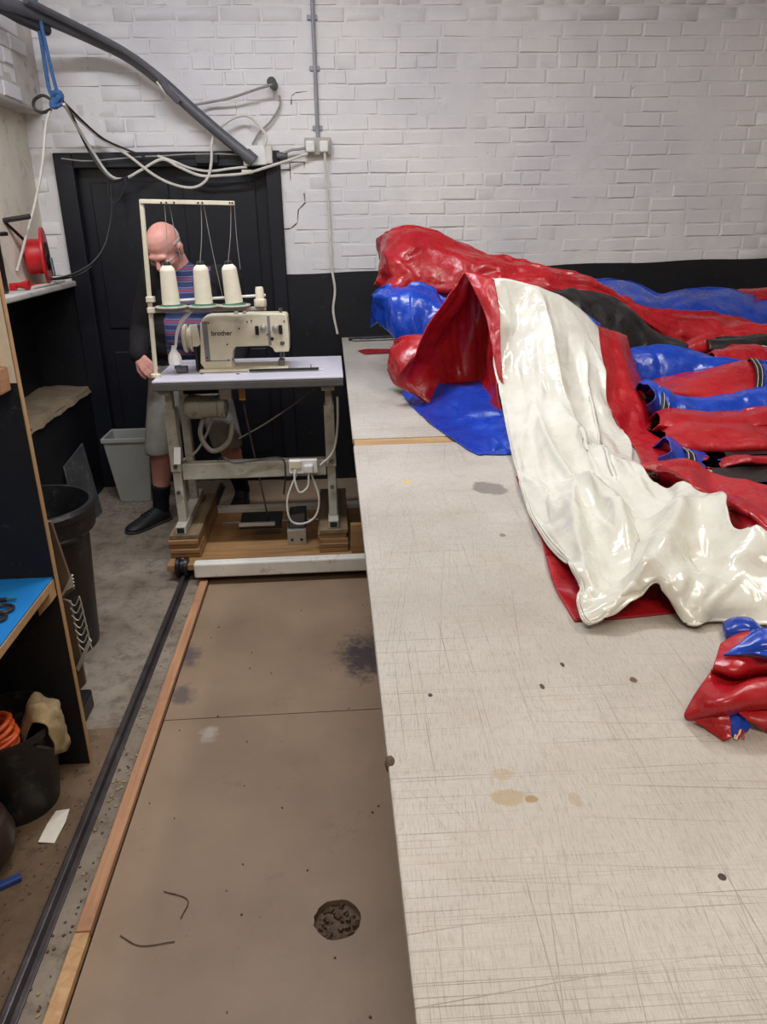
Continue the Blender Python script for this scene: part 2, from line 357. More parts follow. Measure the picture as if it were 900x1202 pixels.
b = MB(); q = [PZ(*a, 0) for a in ((193, 848), (128, 850))]
b.prism([(-1.5, -1.4), (-.781, -1.4), (-.781, 2.2), (-1.5, 2.17)], 2, 0, .0016); b.obj('floor_board', MAT['grimy'], floor, org=(0, 0, 0))
# ---- bricks
def brick_mesh(w, h, d=.045, k=0):
    rnd = random.Random(k); e = .005; me = bpy.data.meshes.new('brick'); bm = bmesh.new()
    def ring(x, z, y, j): return [bm.verts.new((sx*(w/2-x)+rnd.uniform(-j, j), y+rnd.uniform(-.0012, .0012), sz*(h/2-z)+rnd.uniform(-j, j))) for sx, sz in ((-1, -1), (1, -1), (1, 1), (-1, 1))]
    A = ring(0, 0, d, .001); B = ring(0, 0, .004, .0015); Cc = ring(e, e*.8, 0, .0035)
    for P, Q in ((A, B), (B, Cc)):
        for i in range(4): bm.faces.new((P[i], P[(i+1) % 4], Q[(i+1) % 4], Q[i]))
    bm.faces.new(Cc)
    bmesh.ops.recalc_face_normals(bm, faces=bm.faces)
    for f in bm.faces: f.smooth = True
    bm.to_mesh(me); bm.free(); me.set_sharp_from_angle(angle=math.radians(22)); me.materials.append(MAT['brick']); return me
CH = .0755
STR = [brick_mesh(.214, .066, k=i) for i in range(10)]; HED = [brick_mesh(.103, .066, k=50+i) for i in range(8)]; TQ = [brick_mesh(.158, .066, k=90+i) for i in range(6)]
def lay_bricks(parent, u0, u1, z0, z1, place, skip, limit, score, seed=1):
    rnd = random.Random(seed); L = []; c = 0; z = z0+CH/2
    while z < z1:
        hdr = c % 4 == 2; u = u0-rnd.uniform(0, .2)
        while u < u1:
            r = rnd.random(); kind = (HED if r < .75 else STR) if hdr else (STR if r < .82 else (HED if r < .93 else TQ))
            wd = {id(STR): .214, id(HED): .103, id(TQ): .158}[id(kind)]
            uc = u+wd/2
            if not skip(uc, z, wd): L.append((uc, z+rnd.uniform(-.002, .002), rnd.choice(kind), rnd.uniform(-.004, .002), rnd.uniform(-.006, .006)))
            u += wd+.0105
        z += CH; c += 1
    L.sort(key=lambda q: -score(q)); parts = L[:limit]; rest = L[limit:]
    for uc, z, me, off, tw in parts:
        o = bpy.data.objects.new('brick', me); COL.objects.link(o); o.parent = parent
        loc, rz = place(uc, z, off); o.location = loc; o.rotation_euler = (tw*.5, tw, rz)
    if rest:
        vs = []; fs = []; 
        for uc, z, me, off, tw in rest:
            loc, rz = place(uc, z, off); M4 = Matrix.Translation(loc) @ Matrix.Rotation(rz, 4, 'Z') @ Matrix.Rotation(tw, 4, 'Y'); k = len(vs)
            vs += [tuple(M4 @ v.co) for v in me.vertices]; fs += [tuple(i+k for i in p.vertices) for p in me.polygons]
        me = bpy.data.meshes.new('outer_bricks'); me.from_pydata(vs, [], fs); me.materials.append(MAT['brick'])
        me.polygons.foreach_set('use_smooth', [True]*len(me.polygons)); me.set_sharp_from_angle(angle=math.radians(60))
        o = bpy.data.objects.new('outer_bricks', me); COL.objects.link(o); o.parent = parent; o['kind'] = 'stuff'
WY = 4.8
def noisy_sheet(name, mat, us, vs_, fn, parent=None, skip=None):
    nu, nv = len(us), len(vs_); vv = [tuple(fn(u, v)) for v in vs_ for u in us]; ff = []
    for j in range(nv-1):
        for i in range(nu-1):
            if skip and skip((us[i]+us[i+1])/2, (vs_[j]+vs_[j+1])/2): continue
            ff.append((j*nu+i, j*nu+i+1, (j+1)*nu+i+1, (j+1)*nu+i))
    me = bpy.data.meshes.new(name); me.from_pydata(vv, [], ff); me.materials.append(mat)
    me.polygons.foreach_set('use_smooth', [True]*len(ff))
    o = bpy.data.objects.new(name, me); COL.objects.link(o)
    if parent: o.parent = parent
    return o
DX0, DX1, DZ = -1.525, -.265, 1.972
def fbm(x, y, z, s): return noise.fractal(Vector((x*s, y*s, z*s)), 1.0, 2.0, 4)
wall_back = struct(noisy_sheet('wall_back', MAT['brick'], np.linspace(-1.9, 3.75, 230), np.linspace(1.28, 3.32, 84),
    lambda u, v: (u, WY-.0012-.0045*fbm(u, 0, v, 3)-.003*fbm(u, 3, v, 15), v), None, lambda u, v: DX0 < u < DX1 and v < DZ))
b = MB(); b.box((-1.9, WY+.02, -.1), (DX0, WY+.2, 1.29)); b.box((DX1, WY+.02, -.1), (3.75, WY+.2, 1.29)); b.box((-1.9, WY+.02, 1.29), (DX0, WY+.2, 3.32)); b.box((DX1, WY+.02, 1.29), (3.75, WY+.2, 3.32)); b.box((DX0, WY+.02, DZ), (DX1, WY+.2, 3.32)); b.box((DX0, WY+.12, -.1), (DX1, WY+.2, DZ))
b.obj('backing', MAT['roughplaster'], wall_back, org=(0, 0, 0))
def sc(q):
    u, z = q[0], q[1]
    vis = -1.5 < u < 2.62 and 1.34 < z < 2.62
    return (1 if vis else 0)*10 - .1*abs(u-1.0)
def dado_top(u): return 1.30 + .013*max(0, u)+.004*math.sin(u*9)
lay_bricks(wall_back, -1.66, 3.7, 1.315, 2.98, lambda u, z, off: (Vector((u, WY-.0030+off, z)), 0),
           lambda u, z, wd: (DX0-wd/2-.01 < u < DX1+wd/2+.01 and z < DZ+.04) or z < 1.33, 300, sc)
# cracks in the painted brick by the door
for pts in (((357, 226), (358, 237), (350, 246), (349, 262), (341, 268), (332, 269), (331, 280)), ((340, 190), (341, 212)), ((341, 199), (325, 199)), ((341, 191), (357, 190), (357, 198)), ((341, 122), (342, 112), (348, 108), (362, 107))):
    q = [PY(*p, WY-.005) for p in pts]; b = MB()
    for u, v in zip(q[:-1], q[1:]): b.tube([u+V(random.uniform(-.004, .004), 0, random.uniform(-.004, .004)), v], [.0035, .0015], 5)
    b.obj('crack', MAT['debris'], wall_back, org=(0, 0, 0))
# black painted lower wall
b = MB(); xs = np.linspace(DX1, 3.7, 60)
for i in range(59):
    a, c = xs[i], xs[i+1]
    b.add([(a, WY-.012, 0), (c, WY-.012, 0), (c, WY-.012, dado_top(c)), (a, WY-.012, dado_top(a)), (a, WY+.02, dado_top(a)+.004), (c, WY+.02, dado_top(c)+.004)], [(0, 1, 2, 3), (3, 2, 5, 4)])
b.obj('painted_dado', MAT['black'], wall_back, org=(0, 0, 0))
b = MB(); b.box((-1.9, WY-.01, 0), (DX0, WY+.02, 1.27)); b.obj('painted_dado', MAT['black'], wall_back, org=(0, 0, 0))

# door
b = MB(); b.box((DX0+.1, WY+.045, 0), (DX1-.08, WY+.085, DZ-.075)); door = struct(b.obj('door_1', MAT['blackdoor'], org=((DX0+DX1)/2, WY, 0)))
for x0, x1, nm in ((DX0, DX0+.105, 'jamb'), (DX1-.085, DX1, 'jamb')):
    b = MB(); b.box((x0, WY-.03, 0), (x1, WY+.1, DZ)); b.obj(nm, MAT['blackdoor'], door, .006)
b = MB(); b.box((DX0+.105, WY-.03, DZ-.08), (DX1-.085, WY+.1, DZ)); b.obj('door_head', MAT['blackdoor'], door, .006)
for x0, x1, z0, z1 in ((-1.36, -.92, .18, .86), (-.84, -.42, .18, .86), (-1.36, -.92, 1.0, 1.82), (-.84, -.42, 1.0, 1.82)):
    b = MB(); b.box((x0, WY+.034, z0), (x1, WY+.046, z1)); b.obj('panel', MAT['blackdoor'], door, .006)
b = MB(); b.box((-.735, WY-.062, 1.905), (-.61, WY-.03, 1.965)); b.obj('door_closer', MAT['blackp'], door, .006)

# left wall: deep recess with a shelf board across it
LX = -1.525
b = MB(); b.box((-1.95, -1.6, 0), (-1.8, WY, 1.262)); b.box((-1.95, -1.6, 0), (LX, WY, .648)); b.box((-1.95, -1.6, .648), (LX, 2.4, 1.262))
wall_left = struct(b.obj('wall_left', MAT['black'], org=(0, 0, 0)))
b = MB(); b.box((-1.95, -1.6, 1.262), (-1.65, WY, 2.165)); b.box((-1.66, -1.6, 1.262), (LX, 2.4, 2.165)); b.obj('recess_back', MAT['reveal'], wall_left, org=(0, 0, 0))
b = MB(); b.box((-1.95, -1.6, 2.165), (LX-.012, WY, 3.32)); b.obj('lintel_wall', MAT['roughplaster'], wall_left, .02, org=(0, 0, 0))
lay_bricks(wall_left, 3.3, 4.72, 2.18, 2.95, lambda u, z, off: (Vector((LX-.006+off*1.6, u, z)), math.pi/2), lambda u, z, wd: u+wd/2 > 4.79 or (noise.noise(Vector((u*2, z*2, 9))) > .12), 120, lambda q: q[0], 5)
noisy_sheet('dusty_ledge', MAT['dust'], np.linspace(-1.8, LX+.012, 14), np.linspace(2.4, 4.79, 90), lambda u, v: (u+(.012*fbm(0, v, 2, 6) if u > LX else 0), v, .664+.010*fbm(u, v, 0, 8)-(.035 if u > LX else 0)+.02*(LX-u)), wall_left)
b = MB(); b.box((-1.66, 2.4, 1.258), (LX+.022, WY-.012, 1.289)); b.obj('window_sill', MAT['roughplaster'], wall_left, .008, org=(0, 0, 0))
# unseen sides that close the room
struct(MB().box((3.7, -1.6, -.1), (3.9, 5, 3.32)).obj('wall_right', MAT['roughplaster'], org=(3.7, 0, 0)))
struct(MB().box((-1.9, -1.8, -.1), (3.9, -1.6, 3.32)).obj('wall_front', MAT['roughplaster'], org=(0, -1.6, 0)))
struct(MB().box((-1.95, -1.8, 3.3), (3.9, 5, 3.4)).obj('ceiling', MAT['ceiling'], org=(0, 0, 3.3)))

# ================================================================== floor fittings
b = MB(); b.box((-.778, -.9, 0), (-.735, 4.7, .006)); r0 = thing('floor_rail', 'dark iron guide rail running along the floor beside the wooden batten', 'rail', (-.755, 1.9, 0)); b.obj('base_flange', MAT['iron'], r0, .002)
MB().box((-.768, -.9, .005), (-.750, 4.7, .03)).obj('running_edge', MAT['iron'], r0, .004)
tag(MB().box((-.674, -.9, 0), (-.637, 1.375, .022)).obj('wooden_batten', MAT['rawply'], None, .003), 'pale yellow timber batten on the floor, nearer length beside the rail', 'batten', 'floor battens')
tag(MB().box((-.674, 1.378, 0), (-.637, 3.28, .022)).obj('wooden_batten', MAT['pine'], None, .003), 'reddish timber batten on the floor, farther length reaching the trolley', 'batten', 'floor battens')
# dirt in the floor hole
b = MB(); k = 26; rr = []
for q in (1, .75, .5, .25):
    rr.append([(hx+.057*q*math.cos(2*math.pi*j/k), hy+.057*q*math.sin(2*math.pi*j/k), -.0165+.007*fbm(j*.31, q*3, 1, 2)) for j in range(k)])
b.rings(rr)
for i in range(45):
    a = random.uniform(0, 6.28); q = .05*math.sqrt(random.random()); c = V(hx+q*math.cos(a), hy+q*math.sin(a), -.013); d = V(*[random.uniform(.002, .007) for _ in range(3)])
    b.box(c-d, c+d, rotm('Z', random.uniform(0, 180))@rotm('X', random.uniform(0, 180)))
o = b.obj('hole_debris', MAT['debris']); o['kind'] = 'stuff'; tag(o, 'dirt and scraps filling the round hole in the brown floor', 'debris')

# ================================================================== workbench
BZ = .92; BX = .05
bench = thing('cutting_bench', 'long cutting bench with pale scratched top running to back wall', 'workbench', (1.6, 2.2, 0))
gap0, gap1 = PZ(413, 523, BZ)[1], PZ(411, 515, BZ)[1]
MB().box((BX, -1.2, BZ-.022), (3.3, gap0, BZ)).obj('top_sheet', MAT['bench'], bench, .003)
MB().box((BX, gap1, BZ-.022), (3.3, WY-.03, BZ)).obj('top_sheet', MAT['bench'], bench, .003)
MB().box((BX+.004, gap0+.001, BZ-.03), (3.3, gap1-.001, BZ-.004)).obj('joint_strip', MAT['brownwood'], bench, .002)
MB().box((BX+.01, -1.2, BZ-.055), (3.3, WY-.03, BZ-.0225)).obj('sub_top', MAT['brownwood'], bench)
for x in (.42, 1.9, 3.2):
    for y in (-1.0, .7, 2.3, 4.6):
        MB().box((x-.04, y-.04, -.0195), (x+.04, y+.04, BZ-.055)).obj('leg', MAT['plankdark'], bench, .004)
for x in (.42, 1.9, 3.2): MB().box((x-.02, -1.1, .78), (x+.02, 4.7, BZ-.056)).obj('rail', MAT['plankdark'], bench)
# chipped knot on the edge
b = MB(); p = PZ(457, 893, BZ); b.ball((BX+.004, p[1], BZ-.006), (.008, .016, .009), 10); b.obj('edge_chip', MAT['debris'], bench)
# things lying on the bench
p0 = PZ(410, 391, BZ); y = 4.62
t = thing('hand_tool', 'slim dark metal tool lying at the far end of bench', 'tool', (.2, y, BZ+.001))
MB().tube([(.09, y, BZ+.014), (.42, y+.03, BZ+.014)], .012, 10).obj('barrel', MAT['blackp'], t)
MB().tube([(.11, y-.035, BZ+.008), (.40, y-.02, BZ+.008)], .006, 8).obj('rod', MAT['steel'], t)
q = [PZ(*a, BZ+.003) for a in ((420, 412), (428, 416), (463, 414), (462, 410), (430, 410))]
b = MB(); b.add([tuple(x) for x in q]+[tuple(x+V(0, 0, .003)) for x in q], [(4, 3, 2, 1, 0), (5, 6, 7, 8, 9)]+[(i, (i+1) % 5, 5+(i+1) % 5, 5+i) for i in range(5)])
tag(b.obj('fabric_strip', MAT['red']), 'narrow red fabric offcut lying on bench by the heap', 'offcut')

# ================================================================== sewing station
# trolley
TRY = 3.28
tro = thing('trolley', 'low wheeled wooden trolley with white front beam under sewing table', 'trolley', (-.2, 3.65, 0))
MB().box((-.695, TRY-.02, .04), (.62, TRY+.035, .112)).obj('front_beam', MAT['beam'], tro, .008)
MB().box((-.695, 4.0, .04), (.62, 4.05, .112)).obj('rear_beam', MAT['beam'], tro, .008)
ys = np.linspace(TRY+.036, 3.995, 5)
for i in range(4): MB().box((-.83, ys[i]+.001, .056), (.62, ys[i+1]-.001, .0855)).obj('deck_board', MAT['deck'], tro, .003)
for y in (3.345, 3.98):
    wl = MB().lathe([(.012, -.035), (.03, -.03), (.047, -.024), (.047, -.008), (.036, -.004), (.036, .012), (.047, .016), (.045, .03), (.02, .034)], (-.765, y, .066), (1, 0, 0), 20).obj('wheel', MAT['dark'], tro)
    MB().lathe([(.009, -.06), (.009, .1)], (-.765, y, .066), (1, 0, 0), 10).obj('axle', MAT['steel'], wl)
for y in (3.4, 3.98):
    MB().lathe([(.045, -.012), (.045, .012)], (.5, y, .03), (1, 0, 0), 18).obj('wheel', MAT['dark'], tro)
# plank stacks that raise the table feet
zb = .086
for x0, x1, nm in ((-.828, -.685, 'left'), (-.112, .028, 'right')):
    for i in range(5):
        j = random.uniform(-.006, .006); y0 = 3.40+random.uniform(-.008, .008); z0 = zb+i*.0238
        o = MB().box((x0+j, y0, z0), (x1+j, 4.0, z0+.0230)).obj('plank', MAT['plankdark' if i == 4 else 'plank'], None, .003)
        tag(o, ['bottom', 'second from bottom', 'middle', 'second from top', 'topmost'][i]+' plank in the stack under the '+nm+' foot of sewing table', 'plank', 'planks under the sewing table')
ZF = zb+5*.0238-.001   # feet rest here
st = thing('sewing_table', 'industrial sewing table with lilac-white top on grey steel stand', 'table', (-.38, 3.63, ZF+.0005))
TZ = .953
MB().box((-.803, 3.36, TZ-.012), (.036, 3.90, TZ)).obj('table_top', MAT['laminate'], st, .004)
MB().box((-.802, 3.361, TZ-.046), (.035, 3.899, TZ-.0125)).obj('edge_band', MAT['darkedge'], st, .004)
for x in (-.765, -.035):
    MB().box((x-.025, 3.405, ZF+.001), (x+.025, 3.96, ZF+.042)).obj('foot', MAT['grey_enamel'], st, .004)
    MB().box((x-.017, 3.4045, ZF+.008), (x+.017, 3.408, ZF+.035)).obj('foot_socket', MAT['blackp'], st)
    MB().box((x-.02, 3.47, ZF+.04), (x+.02, 3.54, .56)).obj('leg', MAT['grey_enamel'], st, .004)
    MB().box((x-.024, 3.462, .50), (x+.024, 3.548, .80)).obj('leg', MAT['grey_enamel'], st, .004)
    MB().box((x-.016, 3.478, .78), (x+.016, 3.532, .885)).obj('leg', MAT['grey_enamel'], st, .004)
    MB().box((x-.03, 3.40, .88), (x+.03, 3.86, .906)).obj('top_bracket', MAT['grey_enamel'], st, .004)
    MB().box((x-.02, 3.80, ZF+.04), (x+.02, 3.85, .885)).obj('leg', MAT['grey_enamel'], st, .004)
    for z in (.40, .53):
        MB().lathe([(.010, 0), (.010, .008)], (x, 3.461, z), (0, -1, 0), 10).obj('bolt', MAT['steel'], st)
MB().box((-.74, 3.475, .455), (-.06, 3.53, .535)).obj('cross_bar', MAT['grey_enamel'], st, .005)
# motor under the top
mt = MB().lathe([(.02, -.10), (.045, -.1), (.055, -.085), (.055, -.03), (.05, -.025), (.05, .05), (.056, .055), (.056, .085), (.03, .095)], (-.605, 3.55, .79), (1, 0, 0), 24).obj('motor', MAT['grey_enamel'], st)
for i in range(6): MB().lathe([(.0535, 0), (.0535, .006)], (-.623+i*.012, 3.55, .79), (1, 0, 0), 20).obj('cooling_fin', MAT['grey_enamel'], mt)
MB().box((-.54, 3.51, .83), (-.48, 3.59, .905)).obj('motor_bracket', MAT['silver'], mt, .004)
MB().box((-.72, 3.60, .84), (-.52, 3.67, .905)).obj('control_box', MAT['dark'], st, .006)
MB().box((-.445, 3.48, .83), (-.415, 3.50, .90)).obj('tag', MAT['gold'], st, .002)
MB().tube([(-.62, 3.58, .76), (-.65, 3.55, .66), (-.60, 3.53, .58), (-.52, 3.53, .62), (-.49, 3.55, .72)], .012, 8).obj('hose', MAT['cable_g'], st)
MB().tube([(-.44, 3.56, .82), (-.40, 3.52, .55)], .005, 6).obj('push_rod', MAT['steel'], st)
MB().tube([(-.40, 3.52, .55), (-.365, 3.62, .17)], .005, 6).obj('push_rod', MAT['steel'], st)
pd = MB().box((-.51, 3.56, .165), (-.30, 3.72, .178), rotm('X', 8)).obj('treadle', MAT['dark'], st, .004)
MB().box((-.51, 3.555, .172), (-.33, 3.575, .19)).obj('treadle_lip', MAT['silver'], pd, .002)
MB().tube([(-.60, 3.64, .165), (-.04, 3.64, .165)], .007, 8).obj('treadle_bar', MAT['steel'], st)
sk = MB().box((-.235, 3.445, .475), (-.10, 3.475, .545)).obj('socket_box', MAT['whiteplastic'], st, .006)
MB().box((-.228, 3.44, .505), (-.175, 3.446, .54)).obj('socket_face', MAT['cream'], sk, .002)
MB().box((-.165, 3.42, .482), (-.12, 3.446, .525)).obj('plug', MAT['whiteplastic'], sk, .008)
def cab(pts, r, mat, parent=None, nm='cable', seg=7): return MB().tube(pts, r, seg).obj(nm, mat, parent)
cab([(-.143, 3.43, .485), (-.15, 3.42, .42), (-.19, 3.40, .40), (-.21, 3.42, .46), (-.205, 3.44, .5)], .005, MAT['cable_w'], sk, 'plug_lead')
cab([(-.20, 3.45, .48), (-.25, 3.42, .36), (-.24, 3.40, .26), (-.18, 3.40, .24), (-.12, 3.42, .27), (-.10, 3.43, .36), (-.13, 3.44, .47)], .005, MAT['cable_w'], sk, 'plug_lead')
cab([PY(368, 457, 3.75), PY(340, 478, 3.7), PY(310, 498, 3.66), PY(280, 515, 3.62)], .004, MAT['cable_g'], st, 'wire')
cab([PY(255, 540, 3.47), PY(262, 537, 3.46), PY(275, 543, 3.45), PY(300, 540, 3.46), PY(330, 538, 3.46), PY(335, 555, 3.46), PY(333, 580, 3.5)], .004, MAT['cable_b'], st, 'wire')
cab([PY(396, 466, 3.44), PY(396, 500, 3.44), PY(391, 530, 3.45), PY(376, 546, 3.45)], .0055, MAT['cable_w'], st, 'wire')
cab([PY(250, 470, 3.56), PY(246, 500, 3.56), PY(232, 528, 3.54), PY(215, 540, 3.46)], .006, MAT['cable_g'], st, 'wire')
MB().slab([PY(204, 525, 3.44), PY(212, 525, 3.44), PY(212, 545, 3.44), PY(204, 545, 3.44)], .002).obj('paper_label', MAT['whiteplastic'], st)
# loose bracket on the deck
t = thing('steel_bracket', 'galvanised angle bracket with two holes fixed on trolley deck', 'bracket', (-.21, 3.5, .086))
MB().box((-.268, 3.50, .086), (-.175, 3.506, .165)).obj('plate', MAT['silver'], t, .002)
MB().box((-.268, 3.506, .159), (-.175, 3.60, .165)).obj('plate', MAT['silver'], t, .002)
for x in (-.245, -.198): MB().lathe([(.007, 0), (.007, .003)], (x, 3.5, .115), (0, -1, 0), 10).obj('screw_head', MAT['dark'], t)
tag(MB().hexa([(-.265, 3.52, .166), (-.175, 3.52, .166), (-.175, 3.62, .166), (-.265, 3.62, .166)], [(-.255, 3.55, .235), (-.17, 3.55, .24), (-.17, 3.63, .25), (-.255, 3.63, .245)]).obj('switch_box', MAT['blackp'], None, .008), 'black wedge-shaped switch box sitting on the galvanised bracket', 'switch box')
tag(MB().box((.045, 3.36, .086), (.4, 3.39, .24)).obj('board_offcut', MAT['deck'], None, .004), 'brown board standing upright on trolley half hidden by bench', 'board')

# thread stand
SY = 3.46
ts = thing('thread_stand', 'cream metal thread stand with tall post on sewing table', 'thread stand', (-.79, SY, TZ+.0005))
pb = PY(183, 442, SY); pt = PY(166, 235, SY); pb[2] = TZ+.001
MB().tube([pb, pt+V(0, 0, .003)], .010, 10).obj('post', MAT['cream'], ts)
MB().lathe([(.022, 0), (.022, .012), (.012, .016)], (pb[0], SY, TZ+.001), seg=16).obj('post_base', MAT['cream'], ts)
e = PY(274, 240, SY)
MB().cbox((pt+e)/2+V(0, 0, 0), (.385, .028, .017), rotm('Y', 2.0)).obj('top_bar', MAT['cream'], ts, .002)
for px in (190, 196, 205, 233, 238, 270, 273):
    p = PY(px, 238, SY); MB().lathe([(.004, 0), (.004, .002)], (p[0], SY-.0145, p[2]), (0, -1, 0), 8).obj('thread_eye', MAT['dark'], ts)
ap = PY(178, 364, SY)
for z in (0, .045): MB().box((ap[0]-.016, SY-.018, ap[2]-.012+z), (ap[0]+.018, SY+.018, ap[2]+.012+z)).obj('clamp', MAT['cream'], ts, .003)
ae = PY(312, 358, SY)
MB().box((ap[0], SY-.008, ap[2]-.012), (ae[0], SY+.008, ap[2]+.004)).obj('arm', MAT['grey_enamel'], ts, .002)
MB().tube([V(ap[0]+.1, SY+.02, ap[2]+.035), V(ae[0], SY+.02, ap[2]+.05)], .006, 8).obj('arm', MAT['whiteplastic'], ts)
coneX = []
for px in (201, 239.5, 275):
    c = PY(px, 357, SY); coneX.append(c[0]); zp = ap[2]+.004
    pl = MB().lathe([(.012, 0), (.066, .003), (.071, .008), (.069, .012), (.01, .011)], (c[0], SY, zp), seg=26).obj('cone_plate', MAT['grey_enamel'], ts)
    MB().lathe([(.052, .0115), (.05, .016), (.045, .0165)], (c[0], SY, zp), seg=26).obj('felt_ring', MAT['greenp'], pl)
for i, x in enumerate(coneX):
    zp = ap[2]+.0165+.004
    c = thing('thread_cone', ['left one of the three big cream thread cones, in front of the man', 'middle one of the three big cream thread cones on the stand', 'right one of the three big cream thread cones, leaning slightly'][i], 'thread cone', (x, SY, zp), 'thread cones on the stand')
    lean = rotm('Y', -4) if i == 2 else rotm('Y', 0)
    ax = lean@V(0, 0, 1)
    prof = [(.036, 0), (.0385, .003)]+[((.038-.006*k/30)+(.0006 if k % 2 else 0), .004+.14*k/30) for k in range(31)]+[(.028, .153), (.018, .163)]
    MB().lathe(prof, (x, SY, zp), ax, 26).obj('thread_winding', MAT['thread'], c)
    MB().lathe([(.016, .160), (.0155, .174), (.013, .178)], (x, SY, zp), ax, 18).obj('cone_tip', MAT['blackp'], c)
    MB().lathe([(.041, -.003), (.041, .002)], (x, SY, zp), ax, 26).obj('cone_base', MAT['greenp'], c)
    tp = V(x, SY, zp)+ax*.17; px = (193, 236, 271)[i]; ey = PY(px, 241, SY)
    MB().tube([tp, (tp+ey)/2+V(.004, .003, 0), ey], .0016, 5).obj('thread', MAT['cable_g'], c)
    e2 = PY(px+(6, 3, 4)[i], 241, SY); q = PY((214, 262, 282)[i], (312, 352, 316)[i], SY+.03)
    MB().tube([e2, (e2+q)/2+V(-.003, 0, 0), q], .0014, 5).obj('thread', MAT['cable_g'], c)
p = PY(306, 364, SY)
t = thing('thread_spool', 'small cream plastic thread spool at the right end of stand arm', 'spool', (p[0], SY, ap[2]+.005))
MB().lathe([(.026, 0), (.027, .004), (.027, .028), (.024, .032), (.016, .034)], (p[0], SY, ap[2]-.02+.025), seg=8).obj('flange', MAT['cream'], t)
MB().lathe([(.019, .03), (.0175, .075), (.015, .082)], (p[0], SY, ap[2]+.005), seg=18).obj('winding', MAT['thread'], t)

# machine head
MY0, MY1 = 3.555, 3.665
def cx(u, v, y=MY0): p = PY(130+u/3, 220+v/3, y); return (p[0], p[2])
hd = thing('sewing_machine', 'cream industrial sewing machine head with dark brand lettering on table', 'sewing machine', (-.42, 3.6, TZ+.0005))
zb0 = TZ+.012
out = [(330, 640), (316, 620), (314, 480), (326, 458), (345, 452), (470, 449), (475, 446), (595, 445), (615, 447), (621, 455), (627, 520), (627, 578), (578, 581), (570, 566), (556, 558), (440, 561), (430, 572), (424, 610), (430, 632), (436, 640)]
poly = [cx(*p) for p in out]; poly = [(a, max(z, zb0)) for a, z in poly]
MB().prism(poly, 1, MY0, MY1).obj('head_casting', MAT['cream'], hd, .007, 3)
MB().box((poly[0][0]-.02, MY0-.035, TZ+.0008), (cx(600, 600)[0]+.03, MY1+.05, zb0+.001)).obj('bed', MAT['cream'], hd, .004)
x0 = cx(430, 0)[0]
MB().box((x0+.005, MY0-.05, TZ+.0008), (cx(720, 0)[0], MY0-.036, TZ+.006)).obj('guide_plate', MAT['whiteplastic'], hd, .001)
# raised panel outlines and cover plates
a = cx(338, 612); c = cx(420, 470)
for u0, v0, u1, v1 in ((334, 608, 422, 613), (334, 472, 338, 613), (556, 452, 559, 556)):
    q0 = cx(u0, v1); q1 = cx(u1, v0); MB().box((q0[0], MY0-.0015, q0[1]), (q1[0], MY0+.002, q1[1])).obj('casting_line', MAT['edgegrey'], hd)
def screw(u, v, r=.005, mat='steel', h=.005): q = cx(u, v); return MB().lathe([(r, 0), (r, h*.7), (r*.7, h)], (q[0], MY0+.0005, q[1]), (0, -1, 0), 12).obj('screw', MAT[mat], hd)
for u, v in ((343, 478), (452, 497), (410, 553), (415, 608), (480, 473), (495, 470), (551, 518), (610, 470), (340, 600)): screw(u, v, .0035, 'dark')
screw(568, 533, .008, 'dark'); screw(604, 548, .011)
for u in (537, 580):
    q = cx(u, 494); k = MB().lathe([(.012, 0), (.016, .004), (.016, .007), (.010, .009), (.010, .02), (.013, .022), (.013, .03), (.006, .033)], (q[0], MY0+.0005, q[1]), (0, -1, 0), 18).obj('tension_dial', MAT['silver'], hd)
for u, v in ((515, 503), (598, 500)):
    q = cx(u, v); MB().box((q[0]-.008, MY0-.012, q[1]-.02), (q[0]+.008, MY0+.001, q[1]+.02)).obj('thread_guide', MAT['blackp'], hd, .002)
q = cx(596, 446); MB().lathe([(.007, 0), (.007, .012), (.010, .013), (.010, .022)], (q[0], (MY0+MY1)/2, q[1]-.001), seg=12).obj('top_screw', MAT['steel'], hd)
for u in (438, 468):
    q = cx(u, 448); MB().box((q[0]-.008, 3.58, q[1]-.003), (q[0]+.008, 3.61, q[1]+.01)).obj('oil_cap', MAT['silver'], hd, .002)
# needle bar and foot
q = cx(606, 575); yb = MY0+.055
MB().tube([(q[0], yb, q[1]+.01), (q[0], yb, TZ+.05)], .0045, 8).obj('needle_bar', MAT['steel'], hd)
MB().tube([(q[0]-.014, yb, q[1]+.01), (q[0]-.014, yb, TZ+.04)], .005, 8).obj('presser_bar', MAT['steel'], hd)
MB().box((q[0]-.026, yb-.035, TZ+.0135), (q[0]+.002, yb+.02, TZ+.042)).obj('presser_foot', MAT['steel'], hd, .004)
q0 = cx(490, 628); q1 = cx(732, 618)
MB().box((q0[0], MY0-.06, TZ+.0065), (q1[0], MY0-.038, TZ+.014)).obj('guide_bar', MAT['dark'], hd, .002)
MB().tube([(q1[0]-.035, MY0-.05, TZ+.013), (q1[0]-.035, MY0-.05, TZ+.03)], .002, 6).obj('guide_pin', MAT['dark'], hd)
